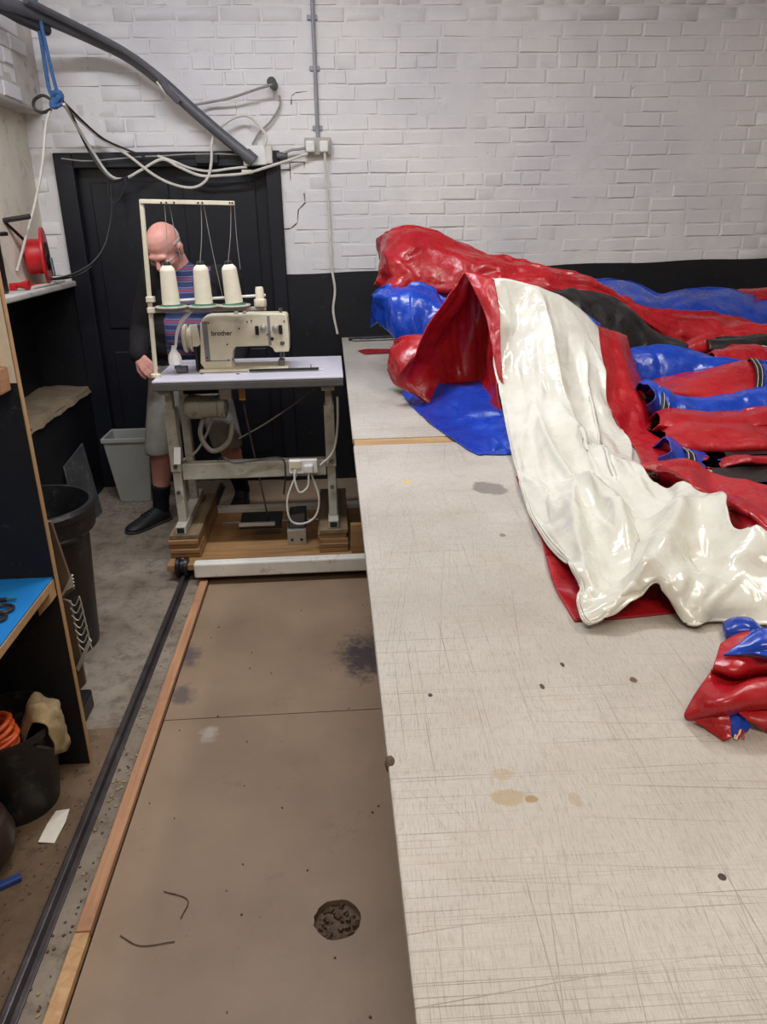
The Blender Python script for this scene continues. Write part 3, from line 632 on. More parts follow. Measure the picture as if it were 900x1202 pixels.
# hand wheel, belt cover
xw = cx(290, 500)[0]; zc = 1.10
hw = MB().lathe([(.02, -.03), (.058, -.028), (.065, -.02), (.065, -.012), (.045, -.008), (.045, .0), (.06, .004), (.06, .016), (.02, .02)], (xw-.028, 3.61, zc), (1, 0, 0), 28).obj('hand_wheel', MAT['cream'], hd)
MB().lathe([(.022, -.036), (.022, -.03)], (xw-.028, 3.61, zc), (1, 0, 0), 16).obj('hub', MAT['steel'], hw)
MB().box((xw-.006, 3.555, TZ+.002), (xw+.008, 3.67, zc+.05)).obj('belt_cover', MAT['blackp'], hd, .006)
MB().prism([(xw-.012, zc+.065), (xw+.020, zc+.07), (xw+.028, zc-.02), (xw+.012, zc-.03), (xw-.010, zc-.03)], 1, 3.548, 3.56).obj('belt_guard', MAT['cream'], hd, .003)
MB().box((xw+.009, 3.56, TZ+.012), (xw+.03, 3.66, zc-.03)).obj('shaft_housing', MAT['dark'], hd, .004)
q = cx(250, 640); bw = MB().box((q[0]-.022, 3.53, TZ+.001), (q[0]+.028, 3.57, TZ+.03)).obj('bobbin_winder', MAT['steel'], hd, .005)
MB().lathe([(.016, 0), (.016, .008)], (q[0]-.01, 3.528, TZ+.03), (0, -1, 0), 14).obj('winder_wheel', MAT['steel'], bw)
# lettering
cu = bpy.data.curves.new('lettering', 'FONT'); cu.body = 'brother'; cu.size = .034; cu.extrude = .0006; cu.offset = .0006
tmp = bpy.data.objects.new('lettering_tmp', cu); COL.objects.link(tmp)
dg = bpy.context.evaluated_depsgraph_get(); me = bpy.data.meshes.new_from_object(tmp.evaluated_get(dg)); bpy.data.objects.remove(tmp)
me.materials.clear(); me.materials.append(MAT['lettering']); me.name = 'lettering'
tx = bpy.data.objects.new('lettering', me); COL.objects.link(tx); tx.parent = hd
l0 = cx(354, 522); l1 = cx(428, 522); wd = max(v.co.x for v in me.vertices)
s = (l1[0]-l0[0])/wd; tx.scale = (s, s, 1); tx.rotation_euler = (math.pi/2, 0, 0)
tx.location = Vector((l0[0], MY0-.0005, l0[1]))-hd.location; tx['label'] = 'small dark lettering on the cream casting'
# work lamp on a white arm
t = thing('work_lamp', 'small white work lamp hanging from a bent white cable', 'lamp', tuple(PY(205, 432, 3.50)))
wp = [PY(*a, 3.5) for a in ((221, 368), (214, 376), (208, 390), (206.5, 402), (206, 408))]
MB().tube(wp, [.009, .009, .007, .006, .006], 8).obj('bent_arm', MAT['whiteplastic'], t)
c = PY(206, 428, 3.5)
MB().lathe([(.026, 0), (.03, .004), (.03, .03), (.026, .045), (.014, .062), (.008, .085)], (c[0], 3.5, c[2]), seg=8).obj('lamp_head', MAT['whiteplastic'], t)
# fix the lamp arm to the stand arm
MB().tube([wp[0], PY(228, 362, SY)], .008, 8).obj('arm_clip', MAT['whiteplastic'], t)
for px, py in ((237, 439), (244, 437), (279, 439), (281, 436)):
    p = PZ(px, py, TZ); MB().lathe([(.009, 0), (.009, .0012)], (p[0], p[1], TZ), seg=12).obj('hole_plug', MAT['dark'], st)

# ================================================================== wall services
def wp_(px, py, d=.03): return PY(px, py, WY-d)
t = thing('wall_conduit', 'thin grey vertical conduit running up the white brick wall', 'conduit', tuple(wp_(373, 163, .02)))
MB().tube([wp_(373, 163, .02), V(wp_(365.5, -25, .02)[0], WY-.02, 3.29)], .011, 10).obj('tube', MAT['conduit'], t)
for py in (80, 20, 150): p = wp_(365+py*.05, py, .02); MB().box(p-V(.028, -.005, .012), p+V(.028, .018, .012)).obj('saddle', MAT['conduit'], t, .003)
t = thing('wall_socket', 'grey metal twin wall socket with two white plugs', 'socket', tuple(wp_(372, 180, 0)))
c = wp_(373, 172, .025); MB().box(c-V(.075, .02, .045), c+V(.075, .018, .045)).obj('back_box', MAT['grey_enamel'], t, .006)
for px in (364, 380): p = wp_(px, 172, .06); MB().box(p-V(.026, .018, .03), p+V(.026, .018, .03)).obj('plug', MAT['whiteplastic'], t, .01, 3)
cab([wp_(381, 178, .06), wp_(382, 200, .05), wp_(386, 250, .03), wp_(389, 310, .03), wp_(393, 340, .03), wp_(391, 365, .035), wp_(396, 392, .035)], .0075, MAT['cable_w'], t, 'lead')
cab([wp_(361, 180, .06), wp_(345, 186, .06), wp_(320, 194, .07), wp_(290, 203, .08), wp_(260, 206, .08), wp_(235, 206, .08), wp_(210, 196, .08), wp_(190, 187, .08), wp_(165, 200, .08), wp_(145, 210, .08), wp_(128, 205, .08), wp_(110, 180, .09), wp_(90, 148, .22), wp_(75, 122, .4)], .008, MAT['cable_w'], t, 'lead')
t = thing('junction_box', 'white rectangular junction box at the corner of door head', 'junction box', tuple(wp_(306, 192, 0)))
c = wp_(299, 183, .06); MB().box(c-V(.065, .03, .05), c+V(.065, .05, .05), rotm('Y', -2)).obj('box', MAT['whiteplastic'], t, .006)
c = wp_(315, 182, .06); MB().box(c-V(.022, .025, .045), c+V(.022, .05, .045)).obj('cover', MAT['cable_w'], t, .006)
MB().lathe([(.018, 0), (.02, .006), (.02, .05), (.016, .06)], wp_(325, 183, .03), (1, 0, 0), 12).obj('gland', MAT['pipe'], t)
MB().box(wp_(290, 202, .06)-V(.03, .015, .012), wp_(290, 202, .06)+V(.03, .015, .012)).obj('clip', MAT['cream'], t, .003)
t = thing('pipe_stub', 'short dark pipe stub poking out of brick wall beside conduit', 'pipe', tuple(wp_(322, 101, .05)))
a = wp_(322, 101, 0); MB().tube([a+V(0, .02, .0), a+V(-.008, -.10, .005)], .023, 14).obj('tube', MAT['pipe'], t)
MB().lathe([(.026, 0), (.026, .02)], a+V(-.007, -.085, .004), (-.08, -1, .05), 14).obj('end_ring', MAT['cable_b'], t)
# the big slanting pipe with cables strapped to it
t = thing('service_pipe', 'thick dark grey pipe slanting down to the door head', 'pipe', tuple(wp_(293, 188, .1)))
pp = [(294, 186, .10), (262, 160, .10), (225, 128, .11), (190, 96, .12), (150, 66, .14), (110, 46, .2), (60, 24, .36), (20, 8, .58), (-25, -12, .9)]
pl = [wp_(a, b_, d) for a, b_, d in pp]; pe = pl[-1]
MB().tube(pl+[V(-1.46, 3.3, pe[2]+.14), V(-1.46, 2.2, pe[2]+.22)], .030, 12).obj('pipe', MAT['pipe'], t)
MB().lathe([(.036, -.03), (.036, .03)], wp_(293, 185, .1), (.75, 0, -.66), 14).obj('end_cap', MAT['pipe'], t)
MB().tube([wp_(a, b_, d) for a, b_, d in ((210, 120, .16), (196, 105, .17), (184, 88, .17), (150, 62, .19), (110, 40, .26), (70, 20, .38), (30, 0, .58))], .016, 8).obj('strapped_cable', MAT['pipe'], t)
for q in ((190, 104, 196, 112), (131, 60, 128, 66)):
    MB().tube([wp_(q[0]-6, q[1]-8, .16), wp_(q[0], q[1], .165), wp_(q[2], q[3], .155)], .006, 6).obj('tie', MAT['cable_w'], t)
for k, (o1, o2) in enumerate(((14, 0), (22, -8))):
    MB().tube([wp_(a-6, b_+o1, d) for a, b_, d in ((62, 22+o2, .36), (30, 8+o2, .52), (8, -4+o2, .68), (-25, -16+o2, .92))], .024, 10).obj('branch_pipe', MAT['pipe'], t)
# blue rope
t = thing('blue_rope', 'blue rope tied in a knot hanging from the slanting pipe', 'rope', tuple(wp_(65, 125, .4)))
MB().tube([wp_(38, 0, .42), wp_(46, 35, .42), wp_(52, 70, .41), wp_(58, 105, .4), wp_(66, 120, .4)], .010, 7).obj('strand', MAT['rope'], t)
MB().tube([wp_(42, 0, .45), wp_(52, 45, .43), wp_(60, 80, .41), wp_(67, 108, .4)], .009, 7).obj('strand', MAT['rope'], t)
kc = wp_(67, 117, .4)
MB().tube([kc+V(.020*math.cos(a)+.008*math.sin(2.7*a), -.018*math.sin(1.6*a), .030*math.sin(a*1.3)) for a in np.linspace(0, 12, 26)], .014, 7).obj('knot', MAT['rope'], t)
# hanging cables
def hang(lbl, mat, pts, r=.007, d=.12, nm='hanging_cable', grp='loose cables on the wall'):
    q = [wp_(*(p if len(p) == 3 else (p[0], p[1], d))) for p in pts]; tag(MB().tube(q, r, 7).obj(nm, MAT[mat]), lbl, 'cable', grp)
hang('white cable dropping from the blue knot down to the red reel', 'cable_w', [(62, 122, .4), (54, 145, .4), (50, 190, .42), (42, 235, .44), (30, 280, .48), (20, 318, .52)], .007)
hang('black cable loop sticking out left of the blue knot', 'cable_b', [(62, 118), (50, 112), (40, 118), (41, 128), (50, 132), (60, 128)], .008, .4)
hang('white cable swagging from knot in a deep curve to junction box', 'cable_w', [(72, 120, .4), (95, 142, .2), (118, 162), (150, 182), (180, 205), (205, 217), (228, 220), (243, 210), (248, 190), (249, 165), (258, 150), (275, 138), (290, 136), (302, 145), (312, 160), (310, 172)], .008, .085)
hang('dark cable from knot drooping past the white swag', 'cable_b', [(72, 121, .4), (84, 135, .3), (98, 165), (112, 190), (122, 203), (134, 212), (150, 208)], .007, .11)
hang('dark cable twisted along the white swag above door', 'cable_b', [(74, 119, .4), (100, 145, .22), (120, 162), (140, 172), (170, 184)], .006, .095)
hang('thin pale wire strung across the top of door head', 'cable_g', [(72, 186), (100, 189), (130, 187), (165, 184), (190, 183), (225, 181), (270, 181), (285, 184), (287, 192)], .004, .06)
hang('grey wire running from pipe stub left toward slanting pipe', 'cable_g', [(320, 99, .1), (300, 105, .1), (270, 115, .08), (245, 120, .06), (222, 124, .1)], .007)
hang('thin grey wire dropping from pipe stub behind junction box', 'cable_g', [(328, 112), (328, 125), (318, 142), (305, 155), (296, 170)], .006, .03)
hang('short grey wire from junction gland to wall socket', 'cable_g', [(332, 180), (342, 176), (352, 175), (360, 173)], .007, .05)
hang('white cable lying double along the door head to the box', 'cable_w', [(185, 183), (205, 190), (222, 197), (245, 201), (270, 198), (290, 196)], .007, .075)
hang('dark cable loop hanging below the swag left of the man', 'cable_b', [(128, 210), (127, 222), (130, 236), (138, 236), (146, 222), (150, 210)], .005, .09)
hang('dark twin lead falling from swag to the reel on the sill', 'cable_b', [(130, 215, .09), (131, 245, .1), (128, 270, .12), (122, 290, .16), (110, 307, .2), (90, 320, .26), (70, 326, .32), (55, 328, .34)], .006)
hang('second dark lead falling from swag to the red reel', 'cable_b', [(133, 235, .09), (132, 255, .1), (124, 285, .14), (108, 312, .2), (88, 324, .26), (65, 328, .31), (54, 326, .33)], .005)

# ================================================================== window sill things
SZ = 1.2895
rx = -1.575; ry = 4.44; rz = SZ+.151
t = thing('cable_reel', 'red plastic cable reel standing on the window sill', 'cable reel', (rx, ry, SZ))
axr = nrm(V(1, .22, 0))
MB().lathe([(.05, .025), (.147, .028), (.15, .034), (.147, .042), (.04, .044)], (rx, ry, rz), axr, 32).obj('flange', MAT['redp'], t)
MB().lathe([(.09, -.055), (.09, .03)], (rx, ry, rz), axr, 26).obj('drum', MAT['redp'], t)
MB().lathe([(.05, .042), (.075, .045), (.07, .052), (.02, .056)], (rx, ry, rz), axr, 18).obj('hub', MAT['blackp'], t)
MB().box((rx-.05, ry-.05, SZ+.001), (rx+.03, ry+.03, SZ+.012)).obj('foot', MAT['redp'], t, .003)
c0 = V(rx, ry, rz)+axr*.058
MB().tube([c0+V(0, 0, -.01), c0+V(.01, -.02, -.07), c0+V(.015, -.03, -.10)], .010, 8).obj('crank', MAT['blackp'], t)
MB().tube([PY(4, 259, 4.25), PY(35, 254, 4.25)], .013, 10).obj('carry_handle', MAT['cable_b'], t)
MB().tube([PY(4, 259, 4.25), V(rx-.03, ry-.02, rz+.06)], .008, 8).obj('handle_stay', MAT['dark'], t)
t = thing('black_case', 'tall black plastic case standing on the window sill edge', 'case', tuple(V(*PY(2, 346, 3.97)[:2], SZ)))
p = PY(12, 345, 3.97); hgt = PY(12, 272, 3.97)[2]
MB().box((p[0]-.12, 3.97, SZ+.001), (p[0], 3.84, hgt-.02)).obj('body', MAT['blackp'], t, .008)
MB().box((p[0]-.125, 3.965, hgt-.02), (p[0]+.004, 4.075, hgt)).obj('lid', MAT['blackp'], t, .006)
p = PY(25, 343, 4.14)
t = thing('red_nozzle', 'small red plastic nozzle lying on the window sill', 'nozzle', (p[0], 4.14, SZ))
MB().lathe([(.012, -.05), (.014, 0), (.022, .03), (.024, .045)], (p[0], 4.14, SZ+.025), (1, 0, 0), 14).obj('cone', MAT['redp'], t)
MB().box((p[0]-.05, 4.125, SZ+.001), (p[0]-.02, 4.155, SZ+.03)).obj('grip', MAT['redp'], t, .004)
tag(MB().tube([(-1.545, 4.2, SZ+.009), (-1.53, 4.4, SZ+.009), (-1.54, 4.68, SZ+.009)], .008, 8).obj('white_tube', MAT['cable_w']), 'thin white tube lying along the window sill', 'tube')

# ================================================================== left workstation
PX = -.822; PYY = 2.02
sh = thing('shelf_unit', 'black plywood shelving panel with raw edge and blue-topped shelf', 'shelving', (-1.15, 1.75, 0))
MB().box((-1.515, PYY, .0), (PX-.0035, PYY+.018, 1.62)).obj('end_panel', MAT['blackply'], sh)
MB().box((PX-.003, PYY-.0005, .0), (PX, PYY+.0185, 1.62)).obj('raw_edge', MAT['rawply'], sh)
MB().box((-1.515, 1.0, .63), (PX-.006, PYY-.001, .652)).obj('shelf_board', MAT['rawply'], sh)
MB().box((-1.515, .995, .6525), (PX-.008, PYY-.001, .6585)).obj('blue_top', MAT['bluesheet'], sh, .001)
MB().prism([(PX-.045, .629), (PX-.006, .629), (PX-.006, .60), (PX-.045, .56)], 1, 1.97, PYY-.001).obj('bracket', MAT['rawply'], sh)
MB().box((-1.515, .98, .0), (-1.495, PYY-.001, 1.62)).obj('back_panel', MAT['blackply'], sh)
MB().box((-1.49, PYY-.004, 1.218), (PX-.004, PYY-.0005, 1.62)).obj('white_card', MAT['paper'], sh)
tag(MB().box((-1.2, PYY-.03, 1.26), (PX-.035, PYY-.0045, 1.42)).obj('yellow_card', MAT['yellow'], None, .002), 'yellow card fixed on the upper black panel', 'card')
tag(MB().box((-1.2, PYY-.07, 1.2), (PX-.018, PYY-.0045, 1.262)).obj('wooden_block', MAT['pine'], None, .004), 'orange-brown wooden block fixed low on the white card', 'wood block')
# scissors on the blue shelf
zs = .6595
t = thing('scissors', 'pair of scissors with brown loop handle on blue shelf', 'scissors', (-.9, 1.83, zs))
c = PZ(8, 722, zs)
for k in (-1, 1):
    MB().tube([c+V(.0+.028*math.cos(a)-.02, k*.024+.02*math.sin(a), .007) for a in np.linspace(0, 6.28, 14)], .005, 6).obj('handle', MAT['leather'], t)
    MB().slab([c+V(-.05, k*.012-.004, .008+.003*k), c+V(-.05, k*.012+.004, .008+.003*k), c+V(-.17, -k*.01+.002, .008+.003*k), c+V(-.17, -k*.01-.002, .008+.003*k)], .002).obj('blade', MAT['steel'], t)
c = PZ(5, 707, zs)
t = thing('marker_pen', 'short dark pen with teal end lying on blue shelf', 'pen', tuple(c))
MB().tube([c+V(-.08, .0, .006), c+V(.005, .005, .006)], .006, 8).obj('barrel', MAT['cable_b'], t); MB().tube([c+V(.005, .005, .006), c+V(.03, .006, .006)], .0035, 8).obj('tip', MAT['greenp'], t)
# bucket with cable and cloth under the shelf
bc = V(-.985, 1.865, .0018); bh = .285
t = thing('bucket', 'black plastic bucket of odds and ends under blue shelf', 'bucket', tuple(bc))
MB().lathe([(.02, .0), (.112, 0), (.143, bh-.02), (.150, bh-.018), (.151, bh), (.139, bh), (.108, .012), (.0, .012)], bc, seg=32, caps=False).obj('body', MAT['blackp'], t)
MB().tube([bc+V(.148*math.cos(a), .148*math.sin(a), bh-.03-.09*math.sin((a+.6)/2.2*math.pi)) for a in np.linspace(-.6, 1.6, 9)], .004, 6).obj('bail', MAT['steel'], t)
t = thing('orange_cable_coil', 'coil of bright orange cable resting in the black bucket', 'cable coil', tuple(bc+V(-.05, -.06, bh-.03)))
for i in range(6):
    a0 = random.uniform(0, 6); cc = V(-1.02+random.uniform(-.006, .006), 1.80+random.uniform(-.005, .005), bh-.045+.0145*i)
    MB().tube([cc+V((.105-.004*abs(i-2))*math.cos(a), .066*math.sin(a), .006*math.sin(2*a+a0)+.012*math.cos(a)) for a in np.linspace(0, 6.283, 25)], .0075, 7, 60, False).obj('turn', MAT['orange'], t)
cc = V(-.985, 1.75, bh-.06)
MB().tube([cc+V(-.05, .0, .05), cc+V(0, -.01, .06), cc+V(.03, 0, .03), cc+V(.02, .01, -.02), cc+V(-.05, 0, -.03)], .0075, 7).obj('cable_end', MAT['orange'], t)
# cloth bags: draped cloth
def grid_obj(name, mat, G, parent=None, thick=0, closed=False, flip=False, org=None):
    G = np.asarray(G); nv, nu = G.shape[:2]; vv = [tuple(p) for r in G for p in r]; ff = []
    for j in range(nv-1):
        for i in range(nu-1): ff.append((j*nu+i, j*nu+i+1, (j+1)*nu+i+1, (j+1)*nu+i))
    if org is None: org = parent_org(parent) if parent is not None else base_of(vv)
    me = bpy.data.meshes.new(name); me.from_pydata([tuple(V(*v)-org) for v in vv], [], ff); me.materials.append(mat)
    bm = bmesh.new(); bm.from_mesh(me)
    if closed: bmesh.ops.remove_doubles(bm, verts=bm.verts, dist=1e-5)
    bmesh.ops.recalc_face_normals(bm, faces=bm.faces)
    for f in bm.faces: f.smooth = True
    bm.to_mesh(me); bm.free()
    o = bpy.data.objects.new(name, me); COL.objects.link(o)
    if parent is not None: o.parent = parent
    else: o.location = org
    if thick:
        s = o.modifiers.new('solid', 'SOLIDIFY'); s.thickness = thick; s.offset = 0
    return o
rows = []
for a, prof in ((30, [(.05, .16), (.10, .26), (.138, .275), (.158, .255), (.160, .17)]), (48, [(.04, .18), (.09, .30), (.135, .285), (.160, .262), (.162, .14)]), (66, [(.04, .20), (.085, .285), (.135, .275), (.160, .25), (.16, .15)]), (86, [(.04, .19), (.09, .30), (.137, .265), (.155, .25), (.156, .19)])):
    a = math.radians(a-48); rows.append([bc+V(r*math.cos(a), r*math.sin(a), z+.03) for r, z in prof])
G = catmull(np.array(rows), 22); G = catmull(G.transpose(1, 0, 2), 26)
for j in range(G.shape[0]):
    for i in range(G.shape[1]): p = Vector(G[j, i]); G[j, i] += np.array([1, .4, .6])*.010*noise.noise(p*32)
tag(grid_obj('cloth_rag', MAT['cloth'], G, None, .003), 'tan cloth rag draped over the rim of bucket', 'rag')
b = MB(); b.lathe([(.0, 0), (.075, .004), (.115, .05), (.125, .10), (.11, .155), (.07, .185), (.05, .19), (.048, .20), (.058, .205)], (-1.015, 1.605, .0018), seg=28)
tag(b.obj('round_pot', MAT['leather']), 'dark brown rounded pot on the floor in front of bucket', 'pot')
c = PZ(12, 1040, 0); tag(MB().cbox(c+V(-.01, 0, .009), (.075, .022, .016), rotm('Z', 32)).obj('blue_offcut', MAT['bluep'], None, .004), 'small blue plastic piece on the floor by the pot', 'plastic piece')
q = [PZ(*a, .003) for a in ((66, 952), (82, 951), (78, 967), (64, 990), (45, 990), (56, 970))]
b = MB(); b.add([tuple(x+V(0, 0, .004*(i % 3))) for i, x in enumerate(q)]+[tuple(x+V(0, 0, .0012+.004*(i % 3))) for i, x in enumerate(q)], [(5, 4, 3, 2, 1, 0), (6, 7, 8, 9, 10, 11)]+[(i, (i+1) % 6, 6+(i+1) % 6, 6+i) for i in range(6)])
tag(b.obj('paper_scrap', MAT['paper']), 'torn white paper scrap on the floor beside bucket', 'paper')

# wire rack tucked behind the panel
RY = 2.22
t = thing('wire_rack', 'small brown rack with white wire grille leaning behind black panel', 'rack', tuple(PY(95, 800, RY)))
lo = PZ(101, 812, 0)
q = [PY(50, 615, RY), PY(60, 612, RY), PY(100, 800, RY), PY(78, 830, RY)]
q = [PY(46, 612, RY), PY(61, 611, RY), PY(88, 690, RY), PY(74, 700, RY)]
MB().slab(q, .012).obj('upper_panel', MAT['brownpanel'], t)
q = [PY(74, 702, RY), PY(84, 705, RY), PY(102, 800, RY), PY(88, 815, RY)]
MB().slab(q, .012).obj('lower_panel', MAT['brownpanel'], t)
for i in range(4): MB().tube([PY(73-1+i*1.2, 700-i*2.0, RY-.02), PY(85+i*.6, 675+i*4, RY-.02)], .0035, 6).obj('bar', MAT['wire'], t)
MB().slab([PY(90, 783, RY-.02), PY(105, 748, RY-.02), PY(108, 752, RY-.02), PY(93, 787, RY-.02)], .008).obj('rail', MAT['wire'], t)
for i in range(7):
    u = i/6; a = (86+u*12, 699+u*52)
    MB().tube([PY(a[0]+7, a[1]+1, RY-.015), PY(a[0]-2+4, a[1]+12, RY-.015), PY(a[0]-6, a[1]+6, RY-.015)], .002, 5, 7).obj('wire', MAT['wire'], t)
    MB().tube([PY(a[0]+7, a[1]+1, RY-.015), PY(a[0]+10, a[1]+11, RY-.015)], .002, 5).obj('wire', MAT['wire'], t)
b = MB(); b.box((-1.16, 2.06, 0), (-.90, 2.34, .07)); b.obj('base', MAT['dark'], t, .008)
MB().tube([PY(80, 820, RY)+V(0, .05, 0), PY(55, 640, RY)+V(-.01, .05, 0)], .008, 8).obj('back_rod', MAT['dark'], t)

# round black dustbin
dc = V(-1.175, 2.78, .0005)
t = thing('dustbin', 'large round black plastic dustbin behind the shelf panel', 'dustbin', tuple(dc))
MB().lathe([(.0, 0), (.155, 0), (.165, .01), (.195, .50), (.215, .502), (.222, .51), (.225, .57), (.232, .575), (.236, .60), (.228, .612), (.212, .612), (.205, .58), (.185, .50), (.155, .06), (.0, .05)], dc, seg=40, caps=False).obj('body', MAT['blackp'], t)
MB().tube([dc+V(.218*math.cos(a), .218*math.sin(a), .49+.02*math.cos((a+.75)*4)) for a in np.linspace(-1.15, -.35, 8)], .010, 8).obj('handle', MAT['blackp'], t)
MB().lathe([(.0, .40), (.10, .43), (.185, .40)], dc, seg=24, caps=False).obj('rubbish', MAT['blackpvc'], t)
# leaning slab and grey waste bin
q = [V(-1.46, 4.02, .001), V(-1.405, 4.30, .001), V(-1.495, 4.42, .40), V(-1.515, 4.12, .35)]
tag(MB().slab(q, .012).obj('leaning_board', MAT['slab'], None, .004), 'dark grey board leaning against the black left wall', 'board')
gx0, gx1, gy0, gy1 = -1.345, -1.16, 4.47, 4.62
t = thing('waste_bin', 'grey rectangular plastic waste bin beside the man', 'waste bin', (-1.25, 4.55, .0005))
def rect(ix, iy, z): return [V(gx0-ix, gy0-iy, z), V(gx1+ix, gy0-iy, z), V(gx1+ix, gy1+iy, z), V(gx0-ix, gy1+iy, z)]
b = MB(); b.rings([rect(0, 0, .001), rect(.042, .035, .385), rect(.052, .045, .387), rect(.052, .045, .415), rect(.038, .031, .415), rect(-.006, -.006, .02)], caps=True, smooth=False); b.obj('body', MAT['greyp'], t, .006)

# scraps on the floor
def scraps(name, mat, n, box_, lbl, cat, size=(.004, .012)):
    b = MB()
    for i in range(n):
        c = V(random.uniform(box_[0], box_[1]), random.uniform(box_[2], box_[3]), box_[4]+.002); d = V(random.uniform(*size), random.uniform(*size), .0015)
        b.box(c-d, c+d, rotm('Z', random.uniform(0, 180))@rotm('X', random.uniform(-8, 8)))
    o = b.obj(name, MAT[mat]); o['kind'] = 'stuff'; tag(o, lbl, cat)
scraps('pale_scraps', 'scrapwhite', 260, (-1.48, -1.0, 4.25, 4.72, .0), 'pale shredded scraps on the floor under waste bin', 'scraps')
scraps('dark_scraps', 'debris', 220, (-1.05, -.69, 1.2, 2.1, .0), 'dark crumbs and thread ends along the floor rail', 'scraps', (.001, .004))
scraps('board_crumbs', 'debris', 26, (-.62, .1, 1.1, 3.0, .0), 'small dark crumbs scattered on the brown floor boards', 'crumbs', (.001, .003))
scraps('rail_litter', 'cloth', 40, (-.73, -.68, 1.1, 3.2, .0), 'pale litter caught between rail and batten', 'litter', (.0015, .005))
for (p0, p1, p2) in (((141, 1098), (165, 1110), (205, 1105)), ((192, 1046), (220, 1056), (212, 1078))):
    tag(MB().tube([PZ(*p, .003) for p in (p0, p1, p2)], .0014, 5).obj('thread_end', MAT['debris']), 'curved dark thread lying on the brown floor, '+('nearer to the batten' if p0[0] == 141 else 'farther one'), 'thread', 'threads on the floor')

# ================================================================== the man
def remesh_obj(name, mat, mb, parent, voxel=.006, smooth=6, post=None, solid=0):
    me = mb.mesh(name, (0, 0, 0)); o = bpy.data.objects.new(name, me); COL.objects.link(o)
    r = o.modifiers.new('r', 'REMESH'); r.mode = 'VOXEL'; r.voxel_size = voxel
    s = o.modifiers.new('s', 'SMOOTH'); s.factor = .5; s.iterations = smooth
    dg = bpy.context.evaluated_depsgraph_get(); nm = bpy.data.meshes.new_from_object(o.evaluated_get(dg)); bpy.data.objects.remove(o)
    bm = bmesh.new(); bm.from_mesh(nm)
    if post: post(bm)
    org = Vector(parent_org(parent)); bmesh.ops.translate(bm, verts=bm.verts, vec=-org)
    for f in bm.faces: f.smooth = True
    bm.to_mesh(nm); bm.free(); nm.name = name; nm.materials.clear(); nm.materials.append(mat)
    o = bpy.data.objects.new(name, nm); COL.objects.link(o); o.parent = parent
    if solid: k = o.modifiers.new('k', 'SOLIDIFY'); k.thickness = solid; k.offset = -1
    return o
def cone(b, p, q, r0, r1, seg=14):   # tapered limb with rounded ends
    p = V(*p); q = V(*q); b.tube([p, q], [r0, r1], seg); b.ball(p, r0*.995, 12); b.ball(q, r1*.995, 12)
def limb(b, pts, rs):
    for i in range(len(pts)-1): cone(b, pts[i], pts[i+1], rs[i], rs[i+1])
man = thing('person', 'man in dark cardigan, striped shirt and grey shorts bowing behind sewing table', 'person', (-.82, 4.18, 0))
pelv = V(-.80, 4.20, .86); chest = V(-.735, 4.13, 1.22); neck0 = V(-.75, 4.10, 1.36)
shR = V(-.905, 4.13, 1.315); shL = V(-.535, 4.13, 1.315)
elR = V(-1.01, 4.17, 1.08); wrR = V(-1.015, 4.045, .955); elL = V(-.475, 4.17, 1.06); wrL = V(-.53, 4.06, .87)
hipR = V(-.90, 4.19, .83); knR = V(-.965, 4.08, .47); anR = V(-1.02, 4.13, .095)
hipL = V(-.70, 4.20, .83); knL = V(-.625, 4.16, .48); anL = V(-.590, 4.38, .10)
# head frame: bowed forward (towards the camera) and a little to his right
hc = V(-.815, 4.025, 1.485)
fwd = nrm(V(-.25, -.74, -.62)); rgt = nrm(np.cross(fwd, V(0, 0, 1))); upv = np.cross(rgt, fwd)
HR = np.array([rgt, fwd, upv]).T        # columns: his left.. x=rgt, y=fwd, z=up
def hp(x, y, z): return hc+HR@V(x, y, z)
def hball(b, c, r): b.ball(hp(*c), r, 18, HR)
b = MB()
hball(b, (0, -.008, .03), (.078, .098, .088)); hball(b, (0, .03, -.03), (.064, .07, .085)); hball(b, (0, .055, -.085), (.038, .035, .03))
hball(b, (0, .085, .012), (.05, .02, .02))                                 # brow
b.tube([hp(0, .092, .005), hp(0, .118, -.038)], [.010, .016], 10); hball(b, (0, .108, -.042), (.018, .016, .012))
hball(b, (0, .092, -.072), (.026, .010, .008)); hball(b, (0, .088, -.085), (.022, .010, .007))   # lips
for s in (-1, 1):
    hball(b, (s*.080, -.005, -.015), (.010, .020, .033)); hball(b, (s*.086, -.012, .0), (.008, .018, .020)); hball(b, (s*.045, .065, -.03), (.022, .022, .02))
cone(b, neck0+V(0, .02, -.04), hp(0, -.03, -.05), .064, .058)
# trunk
for c, r in ((pelv, (.155, .115, .12)), (pelv+V(.01, -.02, .13), (.155, .125, .13)), ((pelv+chest)/2+V(.01, -.02, .03), (.155, .125, .14)), (chest, (.165, .115, .13)), (chest+V(-.005, 0, .08), (.16, .09, .08))): b.ball(c, r, 18)
for s in (shR, shL): cone(b, chest+V(0, 0, .09), s, .075, .062)
limb(b, [shR, elR, wrR], [.058, .042, .029]); limb(b, [shL, elL, wrL], [.058, .042, .029])
limb(b, [hipR, knR], [.092, .058]); limb(b, [hipL, knL], [.092, .058])
for kn, an in ((knR, anR), (knL, anL)):
    mid = kn*.68+an*.32+V(0, .02, 0); limb(b, [kn, mid, an], [.057, .059, .038])
def foot(b, an, toe, r=.04):
    an = V(*an); toe = V(*toe); d = nrm((toe-an)*V(1, 1, 0)); h = V(an[0], an[1], .045)-d*.03
    cone(b, an, h, .034, .03); cone(b, h, V(toe[0], toe[1], .035)-d*.07, .028, .018); cone(b, V(toe[0], toe[1], .035)-d*.07, V(toe[0], toe[1], .03)-d*.02, .018, .014)
toeR = V(-1.155, 3.965, 0); toeL = V(-.605, 4.19, 0)
foot(b, anR, toeR); foot(b, anL, toeL)
